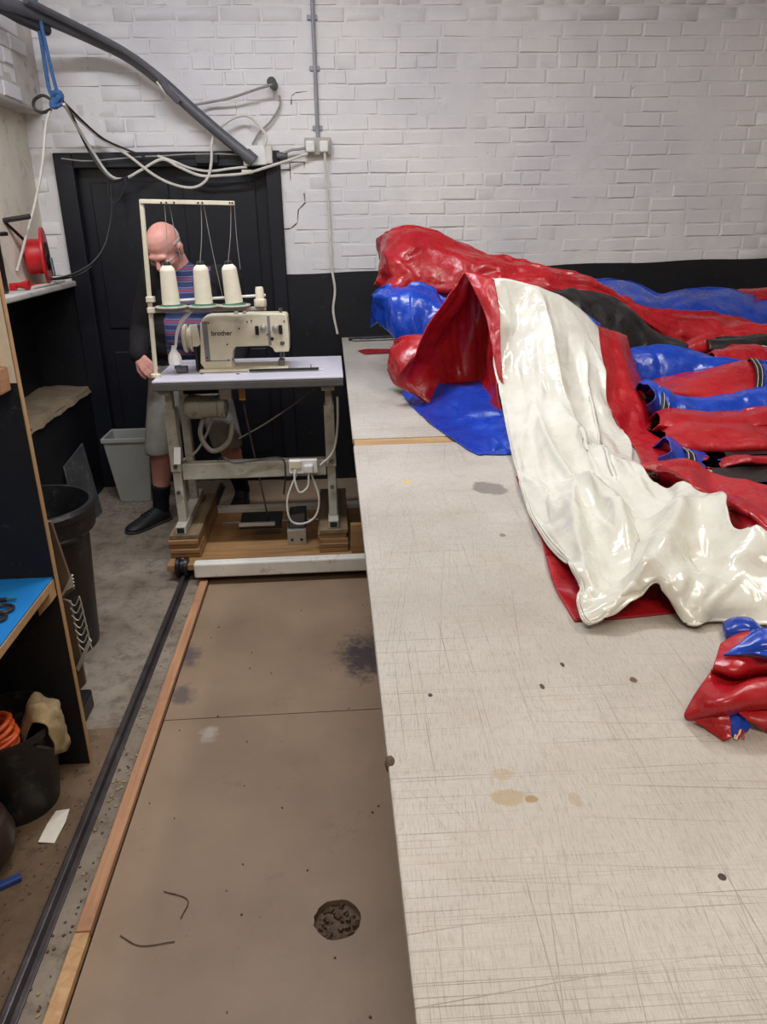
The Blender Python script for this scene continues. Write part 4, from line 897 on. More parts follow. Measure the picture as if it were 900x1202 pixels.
def hand(b, wr, d, n, side):   # d: pointing direction, n: back of hand normal, side: thumb direction sign
    d = nrm(d); n = nrm(n-d*np.dot(n, d)); x = np.cross(d, n)*side
    P = lambda f, s, u: wr+d*f+x*s+n*u
    b.ball(P(.055, 0, 0), (.001, .001, .001), 8)
    for s in (-.028, -.010, .010, .028): cone(b, P(.012, s*.5, 0), P(.088, s, 0), .017, .0125, 10)
    for s, L, c in ((.030, .066, 1.0), (.010, .078, 1.05), (-.011, .072, 1.15), (-.030, .056, 1.25)):
        a = P(.088, s, 0); k1 = a+(d*math.cos(.35*c)-n*math.sin(.35*c))*L*.45; k2 = k1+(d*math.cos(.9*c)-n*math.sin(.9*c))*L*.32; k3 = k2+(d*math.cos(1.35*c)-n*math.sin(1.35*c))*L*.25
        limb(b, [a, k1, k2, k3], [.0105, .0098, .009, .008])
    t0 = P(.025, .022, -.004); t1 = P(.055, .048, -.014); t2 = P(.082, .054, -.026); t3 = P(.104, .052, -.034)
    limb(b, [t0, t1, t2, t3], [.016, .0125, .0108, .009])
hand(b, wrR, V(.55, -.62, -.52), V(-.35, -.5, .45), 1); hand(b, wrL, V(-.5, -.3, -.8), V(.5, -.75, -.1), -1)
remesh_obj('body', MAT['skin'], b, man, .0052, 5)
# short hair at the sides and back of the head
b = MB(); hball(b, (0, -.010, .028), (.0815, .1005, .088)); hball(b, (0, -.03, -.03), (.068, .072, .06))
def hairline(bm):
    kill = []
    for f in bm.faces:
        q = HR.T@(np.array(f.calc_center_median())-hc); w = .012*noise.noise(Vector(q)*60)
        if q[2] > .034+w+max(0, -q[1]-.04)*.5 or q[1] > .012+w or q[2] < -.075: kill.append(f)
    bmesh.ops.delete(bm, geom=kill, context='FACES')
remesh_obj('hair', MAT['hair'], b, man, .005, 3, hairline, .004)
# eyes and glasses
for s in (-1, 1): MB().ball(hp(s*.032, .080, -.012), .012, 12).obj('eye', MAT['whiteplastic'], man)
b = MB()
for s in (-1, 1):
    b.tube([hp(s*.034+.024*math.cos(a), .102, -.014+.018*math.sin(a)) for a in np.linspace(0, 6.283, 15)], .0028, 6)
    b.tube([hp(s*.058, .10, -.008), hp(s*.082, .05, -.004), hp(s*.085, -.01, .004)], .0025, 6)
b.tube([hp(-.010, .104, -.010), hp(.010, .104, -.010)], .0025, 6); b.obj('glasses', MAT['glass'], man)
# shirt
b = MB()
for c, r in ((pelv+V(0, 0, .03), (.17, .13, .12)), (pelv+V(.01, -.03, .14), (.172, .145, .13)), ((pelv+chest)/2+V(.01, -.03, .03), (.172, .142, .14)), (chest, (.178, .128, .135)), (chest+V(-.005, 0, .085), (.168, .1, .08))): b.ball(c, r, 18)
for s in (shR, shL): cone(b, chest+V(0, 0, .09), s, .085, .07)
cone(b, chest+V(0, 0, .10), neck0+V(0, .005, -.01), .085, .074)
remesh_obj('shirt', MAT['stripes'], b, man, .009, 4)
# cardigan, open at the front
b = MB()
for c, r in ((pelv+V(0, .01, .05), (.192, .15, .13)), (pelv+V(.01, -.02, .14), (.192, .158, .13)), ((pelv+chest)/2+V(.01, -.02, .03), (.19, .155, .14)), (chest, (.195, .142, .14)), (chest+V(-.005, .005, .085), (.182, .112, .085))): b.ball(c, r, 18)
for s in (shR, shL): cone(b, chest+V(0, 0, .09), s, .1, .084)
limb(b, [shR, elR, wrR*.93+elR*.07], [.080, .062, .050]); limb(b, [shL, elL, wrL*.93+elL*.07], [.080, .062, .050])
cone(b, chest+V(0, .02, .12), neck0+V(0, .03, 0), .09, .082)
def opening(bm):
    kill = []
    for f in bm.faces:
        c = f.calc_center_median(); cy = 4.15
        w0 = -.86-.03*(1.3-c.z); w1 = -.61+.02*(c.z-1.1)
        if c.y < cy and w0 < c.x < w1: kill.append(f)
        elif c.z > 1.395: kill.append(f)
        elif c.z < .80: kill.append(f)
    bmesh.ops.delete(bm, geom=kill, context='FACES')
remesh_obj('cardigan', MAT['jacket'], b, man, .009, 3, opening, .012)
# shorts
b = MB()
b.ball(pelv+V(0, 0, 0), (.185, .145, .13), 18)
for hip, kn in ((hipR, knR), (hipL, knL)):
    e = kn+(kn-hip)*.10; cone(b, hip, e, .108, .086)
def hem(bm):
    bmesh.ops.delete(bm, geom=[f for f in bm.faces if f.calc_center_median().z < .425 or f.calc_center_median().z > .95], context='FACES')
remesh_obj('shorts', MAT['shorts'], b, man, .009, 3, hem, .006)
# socks and shoes
for an, kn, toe in ((anR, knR, toeR), (anL, knL, toeL)):
    b = MB(); u = nrm(kn-an); top = an+u*.135; b.tube([an-u*.02, an+u*.05, top], [.046, .046, .054], 20); b.ball(an-u*.02, .046, 14)
    remesh_obj('sock', MAT['sock'], b, man, .006, 3)
    d = nrm((toe-an)*V(1, 1, 0)); sd = V(-d[1], d[0], 0); b = MB(); hl = V(an[0], an[1], 0)-d*.045
    L = np.linalg.norm((toe-hl)[:2])+.035
    prof = [(0, .030, .085), (.10, .040, .105), (.28, .042, .10), (.45, .043, .082), (.62, .050, .066), (.80, .050, .052), (.93, .040, .042), (1.0, .018, .032)]
    rings_ = []
    for tt, hw, ht in prof:
        c = hl+d*(tt*L); rings_.append([c+sd*hw*x+V(0, 0, .012+(ht-.012)*z) for x, z in ((-.85, 0), (.85, 0), (1.08, .25), (1.0, .6), (.55, .95), (0, 1.02), (-.55, .95), (-1.0, .6), (-1.08, .25))])
    b.rings(rings_); so = b.obj('shoe', MAT['shoe'], man, 0, sharp=60)
    k = so.modifiers.new('sub', 'SUBSURF'); k.levels = 1; k.render_levels = 2
    b = MB(); o1 = [hl+d*(tt*L*1.02-.004)+sd*hw*.98 for tt, hw, _ in prof]; o2 = [hl+d*(tt*L*1.02-.004)-sd*hw*.98 for tt, hw, _ in prof][::-1]
    b.prism([(p[0], p[1]) for p in o1+o2], 2, .001, .017); b.obj('sole', MAT['sole'], so, .003)
    for i in range(4):
        tt = .36+.075*i; c = hl+d*(tt*L)+V(0, 0, .10-.055*(tt-.2)); MB().tube([c+sd*.026+V(0, 0, -.012), c+V(0, 0, .004), c-sd*.026+V(0, 0, -.012)], .0032, 6).obj('lace', MAT['cable_b'], so)

# ================================================================== PVC sheets
def nz(P, f, off):
    return np.array([noise.noise(Vector((p[0]*f+off[0], p[1]*f+off[1], p[2]*f+off[2]))) for p in P.reshape(-1, 3)]).reshape(P.shape[:2])
def crease(P, seed, f=5., n=5, aniso=(1, 1, 1)):
    # sharp irregular fold lines: warped triangle waves in random directions, fading in and out
    rg = np.random.RandomState(seed+100); d = np.zeros(P.shape[:2])
    for k in range(n):
        w_ = nrm(rg.normal(size=3)*np.array(aniso)); ff = f*rg.uniform(.6, 1.7); o1 = rg.uniform(-9, 9, 3)
        ph = (P@w_)*ff+1.1*nz(P, ff*.45, o1)+rg.uniform(0, 9); fr = np.abs((ph % 1)-.5)*2
        rid = np.clip(1-fr/.36, 0, 1)**1.25; msk = np.clip(nz(P, ff*.55, o1+5)*2.2+.25, 0, 1)
        d += (1 if rg.rand() < .62 else -1)*rid*msk/ff*5
    return d
from mathutils.geometry import delaunay_2d_cdt
def facets(nv, nu, n, seed, asp=1.0):
    # crumple made of flat facets: random heights on a triangulation of the panel
    rg = np.random.RandomState(seed+500); ku = max(2, int(math.sqrt(n/asp))); kv = max(2, int(math.sqrt(n*asp))); pts = []; h = []
    for j in range(kv+1):
        for i in range(ku+1):
            e = .42; pts.append(((i+(0 if i in (0, ku) else rg.uniform(-e, e)))/ku, (j+(0 if j in (0, kv) else rg.uniform(-e, e)))/kv)); h.append(rg.uniform(-1, 1))
    v_, _, f_, ov, _, _ = delaunay_2d_cdt([Vector(p) for p in pts], [], [], 0, 1e-7)
    uu, vv = np.meshgrid(np.linspace(0, 1, nu), np.linspace(0, 1, nv)); out = np.zeros((nv, nu))
    hv = [h[o[0]] if o else 0 for o in ov]
    for t_ in f_:
        (x0, y0), (x1, y1), (x2, y2) = [tuple(v_[i]) for i in t_]; dd = (y1-y2)*(x0-x2)+(x2-x1)*(y0-y2)
        if abs(dd) < 1e-12: continue
        a = ((y1-y2)*(uu-x2)+(x2-x1)*(vv-y2))/dd; b = ((y2-y0)*(uu-x2)+(x0-x2)*(vv-y2))/dd; c = 1-a-b
        k = (a >= -1e-6) & (b >= -1e-6) & (c >= -1e-6); out[k] = (a*hv[t_[0]]+b*hv[t_[1]]+c*hv[t_[2]])[k]
    return out
def relax(T, excess=.012, iters=60, keep=.06, seed=0, amp=.012, freq=7., zmin=BZ+.004, noise_aniso=(1, 1, 1), cr=None, fc=None):
    nv, nu = T.shape[:2]
    du = np.gradient(T, axis=1); dv = np.gradient(T, axis=0); N = np.cross(du, dv); N /= np.linalg.norm(N, axis=2)[..., None]+1e-9
    if N[..., 2].mean() < 0: N = -N
    off = np.array((seed*3.1, seed*1.7, seed*.9)); A = np.array(noise_aniso, float)
    d = amp*(nz(T*A, freq*.7, off)*.8+(.6 if cr is None else cr)*crease(T*A, seed, freq*.75))
    lu = np.linalg.norm(np.diff(T, axis=1), axis=2).sum(1).mean(); lv = np.linalg.norm(np.diff(T, axis=0), axis=2).sum(0).mean()
    for nn, am in (fc if fc is not None else ((int(max(8, lu*lv/.0075)), amp*.85), (int(max(16, lu*lv/.0016)), amp*.14))):
        fa = facets(nv, nu, nn, seed+nn, lv/max(lu, 1e-3)); d = d+(am if np.isscalar(am) else am)*fa
    T = T+N*d[..., None]; X = T+N*(.004*nz(T, 30, off))[..., None]
    cons = []
    def mk(a, b):
        cons.append((a, b, np.linalg.norm(T[a]-T[b], axis=-1)*(1+excess)))
    def pairs(dj, di):
        if nv <= dj or nu <= abs(di): return
        J, I = np.mgrid[0:nv-dj, 0:nu-abs(di)]
        if di < 0: I = I+abs(di)
        for par in range(2):
            s = ((I if di else J)//max(1, abs(di) or dj)) % 2 == par
            mk((J[s], I[s]), (J[s]+dj, I[s]+di))
    pairs(0, 1); pairs(1, 0); pairs(1, 1); pairs(1, -1); pairs(0, 3); pairs(3, 0); pairs(0, 6); pairs(6, 0)
    for it in range(iters):
        for a, b, L in cons:
            e = X[b]-X[a]; l = np.linalg.norm(e, axis=1)+1e-9; c = (e*((l-L)/l*.5*.8)[:, None]); X[a] += c; X[b] -= c
        X += (T-X)*keep
        X[..., 2] = np.maximum(X[..., 2], zmin)
    return X
def surf(ctrl, nv, nu):
    C = np.array([[PY(*p) if len(p) == 3 else V(*p[1:]) for p in row] for row in ctrl])
    G = catmull(C, nv); return catmull(G.transpose(1, 0, 2), nu).transpose(1, 0, 2)
def sheet(name, mat, ctrl, nv=70, nu=70, thick=.004, parent=None, label=None, **kw):
    X = relax(surf(ctrl, nv, nu), **kw); o = grid_obj(name, MAT[mat], X, parent, thick)
    if label: o['label'] = label
    return o, X
def roll(name, mat, spine, nv=60, nu=40, parent=None, thick=.004, label=None, pinch=.35, **kw):
    # spine: (px, py, Y, half height, half depth[, tilt])
    rows = []
    for k, s in enumerate(spine):
        c = PY(*s[:3]); a, d = s[3], s[4]; tl = math.radians(s[5] if len(s) > 5 else 0)
        nxt = PY(*spine[min(k+1, len(spine)-1)][:3]); prv = PY(*spine[max(k-1, 0)][:3]); T = nrm(nxt-prv)
        up = nrm(V(0, 0, 1)-T*T[2]); dp = np.cross(T, up); row = []
        for i in range(17):
            an = 2*math.pi*i/16+math.pi; y = math.copysign(abs(math.cos(an))**.6, math.cos(an)); z = math.copysign(abs(math.sin(an))**.75, math.sin(an))
            y2 = y*math.cos(tl)*d-z*math.sin(tl)*a; z2 = y*math.sin(tl)*d+z*math.cos(tl)*a
            row.append(('w', *(c+dp*y2+up*z2)))
        rows.append(row)
    T = surf(rows, nv, nu); X = relax(T, **kw)
    m = (X[:, 0]+X[:, -1])/2; X[:, 0] = m; X[:, -1] = m
    # close the ends
    e0 = X[0].mean(0); e1 = X[-1].mean(0)
    X = np.concatenate([(e0+(X[0]-e0)*.05)[None], (e0+(X[0]-e0)*pinch)[None]+(X[0]-X[1]).mean(0)*.6, X, (e1+(X[-1]-e1)*.05)[None]])
    o = grid_obj(name, MAT[mat], X, parent, 0, True)
    if label: o['label'] = label
    return o, X
def fold(name, mat, crest, bottom, Yc, Yb, bulge=.015, nv=44, nu=70, parent=None, label=None, back=.08, drop=.05, thick=.004, endback=0, **kw):
    # a draped fold: rises behind, turns over a crest and falls down a face that tucks under the next fold
    k = max(len(crest), len(bottom)); c = catmull(np.array(crest, float), k) if len(crest) < k else np.array(crest, float); b_ = catmull(np.array(bottom, float), k) if len(bottom) < k else np.array(bottom, float)
    Yc = np.interp(np.linspace(0, 1, k), np.linspace(0, 1, np.size(Yc)), np.atleast_1d(Yc)); Yb = np.interp(np.linspace(0, 1, k), np.linspace(0, 1, np.size(Yb)), np.atleast_1d(Yb))
    rows = [[], [], [], [], [], []]
    for i in range(k):
        p = PY(c[i][0], c[i][1], Yc[i]); q = PY(b_[i][0], b_[i][1], Yb[i]); eb = V(0, endback if i == 0 else 0, 0); p = p+eb; q = q+eb
        n = nrm(V(0, -1, .55)); m1 = p*.66+q*.34+n*bulge; m2 = p*.3+q*.7+n*bulge*.8
        for r, x in zip(rows, (p+V(0, back, -drop), p+V(0, back*.25, -.004), m1 if False else p, m1, m2, q)): r.append(('w', *x))
    rows.append([('w', *(V(*x[1:])+V(0, .05, -.03))) for x in rows[-1]])
    return sheet(name, mat, rows, nv, nu, thick, parent, label, **kw)
def Zp(px, py, h): return ('w', *PZ(px, py, BZ+h))
hp_ = thing('inflatable_cover', 'big crumpled heap of red, blue and cream PVC inflatable on bench', 'inflatable', (1.2, 2.4, BZ+.001))
# dark lining mass under everything
sheet('black_lining', 'blackpvc', [
    [(520, 372, 4.25), (640, 374, 4.3), (780, 380, 4.3), (960, 385, 4.3)],
    [(490, 370, 3.75), (620, 372, 3.75), (770, 392, 3.75), (980, 395, 3.75)],
    [(540, 410, 3.3), (640, 385, 3.3), (780, 425, 3.3), (1000, 430, 3.3)],
    [(600, 450, 3.0), (680, 440, 2.95), (800, 468, 2.75), (1040, 480, 2.75)],
    [(720, 500, 2.6), (760, 505, 2.5), (810, 530, 2.3), (1080, 545, 2.25)],
    [(800, 560, 2.14), (830, 562, 2.1), (870, 572, 2.06), (1120, 590, 2.04)]], 60, 70, parent=hp_, amp=.012, freq=6, seed=1, label='black inner lining')
# back: blue panel against the wall, red roll over it, black lining folds
fold('blue_panel', 'blue', [(690, 336), (706, 331), (740, 333), (772, 346), (800, 342), (850, 341), (880, 349), (905, 352), (1010, 356)], [(700, 350), (722, 356), (745, 364), (775, 378), (812, 382), (850, 384), (880, 390), (905, 396), (1010, 402)], 4.1, 3.75, .03, 44, 100, hp_, 'blue panel lying against the back wall', .15, .12, amp=.008, seed=2)
fold('red_fold', 'red', [(828, 350), (860, 343), (900, 338), (1000, 334)], [(850, 360), (880, 356), (905, 352), (1000, 352)], 4.2, 4.1, .02, 24, 40, hp_, None, amp=.007, seed=14)
fold('red_roll', 'red', [(449, 282), (462, 273), (498, 269), (544, 288), (594, 305), (638, 316), (695, 329), (735, 353), (767, 368), (812, 371), (841, 370), (873, 378), (905, 385), (1000, 392)],
     [(447, 330), (458, 336), (492, 338), (535, 337), (585, 336), (640, 342), (698, 350), (735, 364), (770, 388), (800, 404), (833, 408), (868, 402), (905, 396), (1000, 404)],
     [3.72, 3.68, 3.66, 3.62, 3.6, 3.6, 3.6, 3.6], [3.5, 3.46, 3.46, 3.46, 3.46, 3.44, 3.4, 3.4], .05, 70, 150, hp_, 'red roll along the top of the heap', .22, .16, endback=.22, amp=.016, freq=6.5, seed=3)
fold('black_fold', 'blackpvc', [(600, 342), (650, 342), (700, 346), (737, 360), (772, 388), (800, 403)], [(640, 372), (690, 384), (722, 400), (748, 412), (775, 414), (805, 412)], 3.36, 3.2, .03, 36, 70, hp_, 'black fold of the lining', amp=.012, seed=16)
fold('red_fold', 'red', [(788, 412), (806, 402), (830, 391), (836, 392)], [(800, 414), (812, 414), (828, 413), (838, 408)], 3.3, 3.25, .02, 24, 30, hp_, None, amp=.006, seed=15)
fold('black_fold', 'blackpvc', [(826, 400), (860, 396), (905, 392), (1000, 396)], [(832, 412), (865, 410), (905, 408), (1000, 412)], 3.28, 3.2, .02, 24, 50, hp_, 'narrow black fold of the lining', amp=.008, seed=41)
fold('red_fold', 'red', [(830, 416), (850, 409), (872, 407), (905, 410), (1000, 414)], [(838, 420), (865, 424), (885, 428), (905, 430), (1000, 434)], 3.1, 3.0, .02, 30, 60, hp_, None, amp=.011, seed=17)
fold('cream_edge', 'white', [(884, 408), (894, 406), (910, 408), (990, 410)], [(888, 411), (896, 412), (912, 414), (990, 416)], 3.14, 3.11, .004, 14, 20, hp_, None, .03, .02, amp=.003, seed=42)
# blue lump on the left and the red fold below it
fold('blue_lump', 'blue', [(441, 352), (450, 338), (470, 335), (488, 335), (508, 342), (526, 352), (548, 352)], [(445, 372), (458, 388), (474, 400), (490, 405), (505, 404), (525, 396), (548, 390)], [3.5, 3.45, 3.42, 3.4, 3.38], [3.4, 3.28, 3.25, 3.22, 3.2], .06, 54, 70, hp_, 'blue bulging fold at the left end', .2, .16, endback=.12, amp=.020, freq=7, seed=4)
fold('red_fold', 'red', [(466, 408), (474, 400), (490, 398), (510, 398), (535, 400)], [(460, 430), (466, 446), (486, 452), (508, 450), (535, 450)], [3.2, 3.12, 3.1], [3.1, 3.0, 2.98], .03, 40, 44, hp_, None, .15, .12, endback=.06, amp=.011, seed=18)
fold('blue_fold', 'blue', [(628, 356), (645, 351), (665, 355), (682, 366), (700, 380)], [(640, 372), (655, 374), (672, 378), (688, 384), (702, 390)], 3.1, 3.02, .02, 24, 34, hp_, None, amp=.007, seed=40)
# blue sheet lying on the bench under the peak
sheet('blue_panel', 'blue', [
    [(472, 462, 3.02), (510, 455, 2.95), (560, 450, 2.9), (640, 470, 2.75)],
    [(492, 486, 2.75), (530, 480, 2.7), (575, 478, 2.62), (640, 490, 2.55)],
    [(520, 512, 2.47), (552, 504, 2.47), (590, 496, 2.45), (640, 505, 2.4)],
    [(556, 538, 2.225), (580, 522, 2.27), (600, 515, 2.28), (640, 520, 2.26)],
    [(572, 543, 2.20), (592, 541, 2.20), (612, 540, 2.19), (645, 540, 2.18)]], 54, 54, parent=hp_, amp=.015, freq=6, seed=5, label='blue panel lying on the bench under the peak')
# red inner face hanging below the peak
sheet('red_panel', 'red', [
    [(543, 321, 2.86), (549, 320, 2.86), (560, 323, 2.85), (572, 327, 2.84), (580, 332, 2.82)],
    [(516, 362, 2.84), (534, 356, 2.90), (552, 356, 2.95), (570, 360, 2.92), (586, 366, 2.76)],
    [(492, 402, 2.82), (518, 398, 2.94), (545, 400, 3.0), (568, 404, 2.93), (586, 408, 2.70)],
    [(470, 436, 2.84), (500, 432, 2.92), (535, 440, 2.98), (565, 446, 2.90), (588, 448, 2.62)],
    [(464, 450, 2.90), (494, 462, 2.86), (530, 474, 2.86), (562, 486, 2.72), (590, 484, 2.55)],
    [(478, 458, 2.95), (500, 474, 2.85), (535, 482, 2.80), (566, 492, 2.68), (592, 496, 2.50)]], 70, 60, parent=hp_, amp=.011, freq=7, seed=6, noise_aniso=(2.2, 2, .6), label='red inner face hanging below the peak')
sheet('red_panel', 'red', [
    [(545, 319, 2.83), (562, 322, 2.81), (580, 329, 2.79)], [(558, 344, 2.77), (571, 349, 2.74), (585, 356, 2.73)],
    [(571, 375, 2.71), (579, 380, 2.69), (587, 386, 2.67)], [(578, 412, 2.63), (583, 416, 2.62), (588, 420, 2.60)], [(584, 442, 2.57), (587, 446, 2.56), (591, 450, 2.54)]], 40, 24, parent=hp_, amp=.005, seed=60, label='red outer border at the peak')
# big cream panel
white_ctrl = [
    [(576, 328, 2.80), (592, 328, 2.81), (612, 333, 2.83), (636, 342, 2.84), (660, 352, 2.86), (684, 366, 2.87), (703, 384, 2.86)],
    [(582, 372, 2.72), (600, 370, 2.74), (622, 374, 2.74), (648, 380, 2.72), (670, 388, 2.74), (692, 402, 2.74), (709, 430, 2.66)],
    [(580, 420, 2.62), (602, 420, 2.64), (626, 422, 2.60), (654, 430, 2.56), (678, 440, 2.58), (698, 452, 2.56), (714, 478, 2.50)],
    [(590, 480, 2.43), (610, 480, 2.42), (636, 482, 2.38), (664, 488, 2.35), (690, 496, 2.35), (714, 506, 2.32), (738, 520, 2.28)],
    [Zp(602, 540, .012), Zp(622, 540, .022), Zp(648, 542, .028), Zp(676, 545, .03), Zp(702, 546, .035), Zp(726, 546, .04), Zp(748, 548, .05)],
    [Zp(616, 590, .012), Zp(640, 590, .02), Zp(668, 590, .026), Zp(698, 588, .03), Zp(726, 582, .035), Zp(752, 576, .045), Zp(776, 576, .058)],
    [Zp(637, 634, .014), Zp(662, 632, .02), Zp(690, 630, .026), Zp(718, 624, .032), Zp(748, 614, .04), Zp(780, 602, .05), Zp(815, 592, .06)],
    [Zp(662, 676, .014), Zp(684, 670, .022), Zp(708, 666, .028), Zp(738, 656, .035), Zp(770, 642, .045), Zp(808, 624, .055), Zp(845, 608, .065)],
    [Zp(678, 702, .014), Zp(698, 700, .02), Zp(726, 694, .026), Zp(758, 682, .035), Zp(792, 668, .045), Zp(828, 652, .058), Zp(862, 642, .068)],
    [Zp(680, 722, .012), Zp(704, 718, .02), Zp(736, 708, .028), Zp(772, 696, .038), Zp(806, 690, .05), Zp(850, 674, .06), Zp(905, 654, .068)],
    [Zp(683, 733, .008), Zp(712, 731, .010), Zp(740, 714, .022), Zp(772, 702, .034), Zp(806, 712, .034), Zp(850, 706, .036), Zp(930, 692, .045)],
    [Zp(690, 739, .004), Zp(714, 737, .004), Zp(742, 718, .02), Zp(774, 705, .03), Zp(814, 738, .004), Zp(850, 731, .005), Zp(990, 748, .004)]]
T = surf(white_ctrl, 130, 120)
# large folds: ridges and valleys laid along lines of the panel (u across, v down)
def ridge(T, pts, amp, width):
    nv, nu = T.shape[:2]; du = np.gradient(T, axis=1); dv = np.gradient(T, axis=0); N = np.cross(dv, du); N /= np.linalg.norm(N, axis=2)[..., None]+1e-9
    if N[..., 2].mean() < 0: N = -N
    uu, vv = np.meshgrid(np.linspace(0, 1, nu), np.linspace(0, 1, nv)); D = np.full(uu.shape, 9.); S_ = np.zeros(uu.shape)
    for (a, b_), (c, d) in zip(pts[:-1], pts[1:]):
        L2 = (c-a)**2+(d-b_)**2; t_ = np.clip(((uu-a)*(c-a)+(vv-b_)*(d-b_))/L2, 0, 1); dd = np.hypot(uu-a-t_*(c-a), vv-b_-t_*(d-b_)); D = np.minimum(D, dd)
    return T+N*(amp*np.exp(-(np.abs(D)/width)))[..., None]
for pts, am, wd in (([(.30, .30), (.55, .52), (.80, .60)], .030, .045), ([(.22, .44), (.34, .62), (.30, .86)], .026, .035), ([(.34, .60), (.60, .66), (.62, .88)], .030, .05),
                    ([(.42, .72), (.55, .86), (.80, .80), (1, .84)], .032, .05), ([(.62, .70), (.80, .68), (.92, .78), (1, .77)], .045, .05), ([(.86, .62), (.82, .76)], .03, .035),
                    ([(.45, .05), (.50, .22), (.62, .38)], .022, .04), ([(.10, .35), (.35, .24)], .014, .03), ([(.50, .58), (.50, .74)], -.030, .045), ([(.70, .76), (.95, .92)], -.03, .05), ([(.20, .78), (.45, .94)], -.016, .05),
                    ([(.75, .15), (.72, .40)], .016, .035), ([(.05, .55), (.25, .70)], .015, .03), ([(.9, .86), (.72, .96)], .02, .04)):
    T = ridge(T, pts, am*(.9 if pts[0][1] < .42 else 0), wd*.7)
def zfold(T, line, amp, w_):   # a raised fold of the sheet along a line over the bench
    q = np.array([PZ(*p, BZ+.035)[:2] for p in line]); D = np.full(T.shape[:2], 9.); E_ = np.zeros(T.shape[:2]); n_ = len(q)-1
    for k in range(n_):
        a, c = q[k], q[k+1]; t_ = np.clip(((T[..., :2]-a)@(c-a))/((c-a)@(c-a)), 0, 1); dd = np.linalg.norm(T[..., :2]-a-t_[..., None]*(c-a), axis=2)
        m_ = dd < D; D[m_] = dd[m_]; E_[m_] = (k+t_[m_])/n_
    fade = np.minimum(1, np.minimum(E_, 1-E_)*4+.25)
    T = T.copy(); T[..., 2] += amp*fade*np.clip(1-D/(2.2*w_), 0, 1)**1.6; return T
for ln, am, wd in (([(655, 500), (700, 535), (748, 572)], .035, .035), ([(672, 568), (676, 640), (690, 705)], .045, .03), ([(676, 572), (720, 600), (738, 655)], .04, .028), ([(735, 590), (748, 640), (735, 690)], -.025, .03),
                   ([(812, 594), (790, 640), (756, 690), (742, 702)], .055, .04), ([(832, 596), (850, 640), (868, 660), (910, 690)], .05, .036), ([(775, 578), (800, 604)], .025, .025), ([(696, 728), (740, 702), (772, 690)], .025, .025),
                   ([(622, 556), (640, 585), (655, 602)], .014, .02), ([(800, 655), (840, 690)], -.03, .03), ([(640, 610), (660, 650), (672, 690)], .012, .016)):
    T = zfold(T, ln, am, wd)
T[..., 2] = np.maximum(T[..., 2], BZ+.010)
ramp_v = np.interp(np.linspace(0, 1, 130), [0, .35, .5, .8, 1], [.35, .5, .5, .5, .25])[:, None]
XW = relax(T, excess=.012, iters=50, keep=.07, seed=7, amp=.008, freq=7, zmin=BZ+.008, fc=((60, .022*ramp_v), (190, .008*ramp_v)))
wp0 = grid_obj('cream_panel', MAT['white'], XW, hp_, .004); wp0['label'] = 'glossy cream panel spilling to the front of heap'
# hem seam along the left edge of the cream panel
for k, nm in ((4, 'hem_seam'), (2, 'hem_seam')):
    MB().tube(XW[::4, k]+V(0, 0, .003)+V(-.001, -.002, 0), .0018, 5, 120).obj(nm, MAT['white'], wp0)
# red underside showing below the cream panel
sheet('red_panel', 'red', [
    [Zp(606, 560, .004), Zp(640, 560, .006), Zp(700, 570, .008)],
    [Zp(622, 606, .004), Zp(660, 606, .006), Zp(720, 600, .008)],
    [Zp(635, 632, .004), Zp(680, 640, .008), Zp(740, 640, .008)],
    [Zp(644, 668, .004), Zp(700, 680, .008), Zp(780, 668, .008)],
    [Zp(654, 694, .004), Zp(714, 704, .008), Zp(800, 694, .008)],
    [Zp(674, 728, .003), Zp(735, 724, .003), Zp(830, 714, .003)]], 50, 40, parent=hp_, amp=.003, seed=8, zmin=BZ+.002, label='red underside showing below the cream panel')
# red border along the right of the cream panel
sheet('red_panel', 'red', [
    [(698, 380, 2.87), (712, 386, 2.90), (724, 390, 2.92), (734, 396, 2.98)],
    [(706, 430, 2.67), (722, 432, 2.72), (738, 430, 2.76), (750, 440, 2.85)],
    [(714, 478, 2.50), (732, 478, 2.54), (752, 476, 2.56), (770, 490, 2.62)],
    [(738, 520, 2.29), (752, 520, 2.33), (768, 518, 2.34), (786, 528, 2.40)],
    [(748, 548, 2.14), (768, 545, 2.17), (786, 541, 2.18), (800, 552, 2.25)],
    [(754, 570, 1.98), (774, 566, 2.0), (792, 562, 2.0), (808, 566, 2.03)]], 60, 34, parent=hp_, amp=.011, freq=9, seed=9, label='red border of the cream panel')
sheet('red_panel', 'red', [
    [Zp(748, 545, .05), Zp(785, 540, .09), Zp(812, 546, .10), Zp(832, 556, .08), Zp(868, 566, .08), Zp(910, 575, .08), Zp(1040, 590, .08)],
    [Zp(752, 552, .05), Zp(782, 552, .10), Zp(812, 560, .11), Zp(838, 572, .08), Zp(872, 582, .10), Zp(915, 592, .10), Zp(1040, 606, .10)],
    [Zp(760, 560, .03), Zp(785, 566, .05), Zp(815, 574, .10), Zp(845, 590, .08), Zp(876, 600, .11), Zp(918, 612, .10), Zp(1040, 625, .10)],
    [Zp(774, 576, .052), Zp(800, 584, .055), Zp(830, 590, .062), Zp(852, 608, .07), Zp(882, 620, .085), Zp(922, 638, .085), Zp(1040, 645, .085)],
    [Zp(782, 590, .03), Zp(815, 602, .035), Zp(842, 614, .04), Zp(866, 650, .045), Zp(892, 660, .05), Zp(930, 672, .055), Zp(1040, 684, .055)]], 60, 90, parent=hp_, amp=.009, freq=7, seed=10, label='red folds between cream panel and the pile')
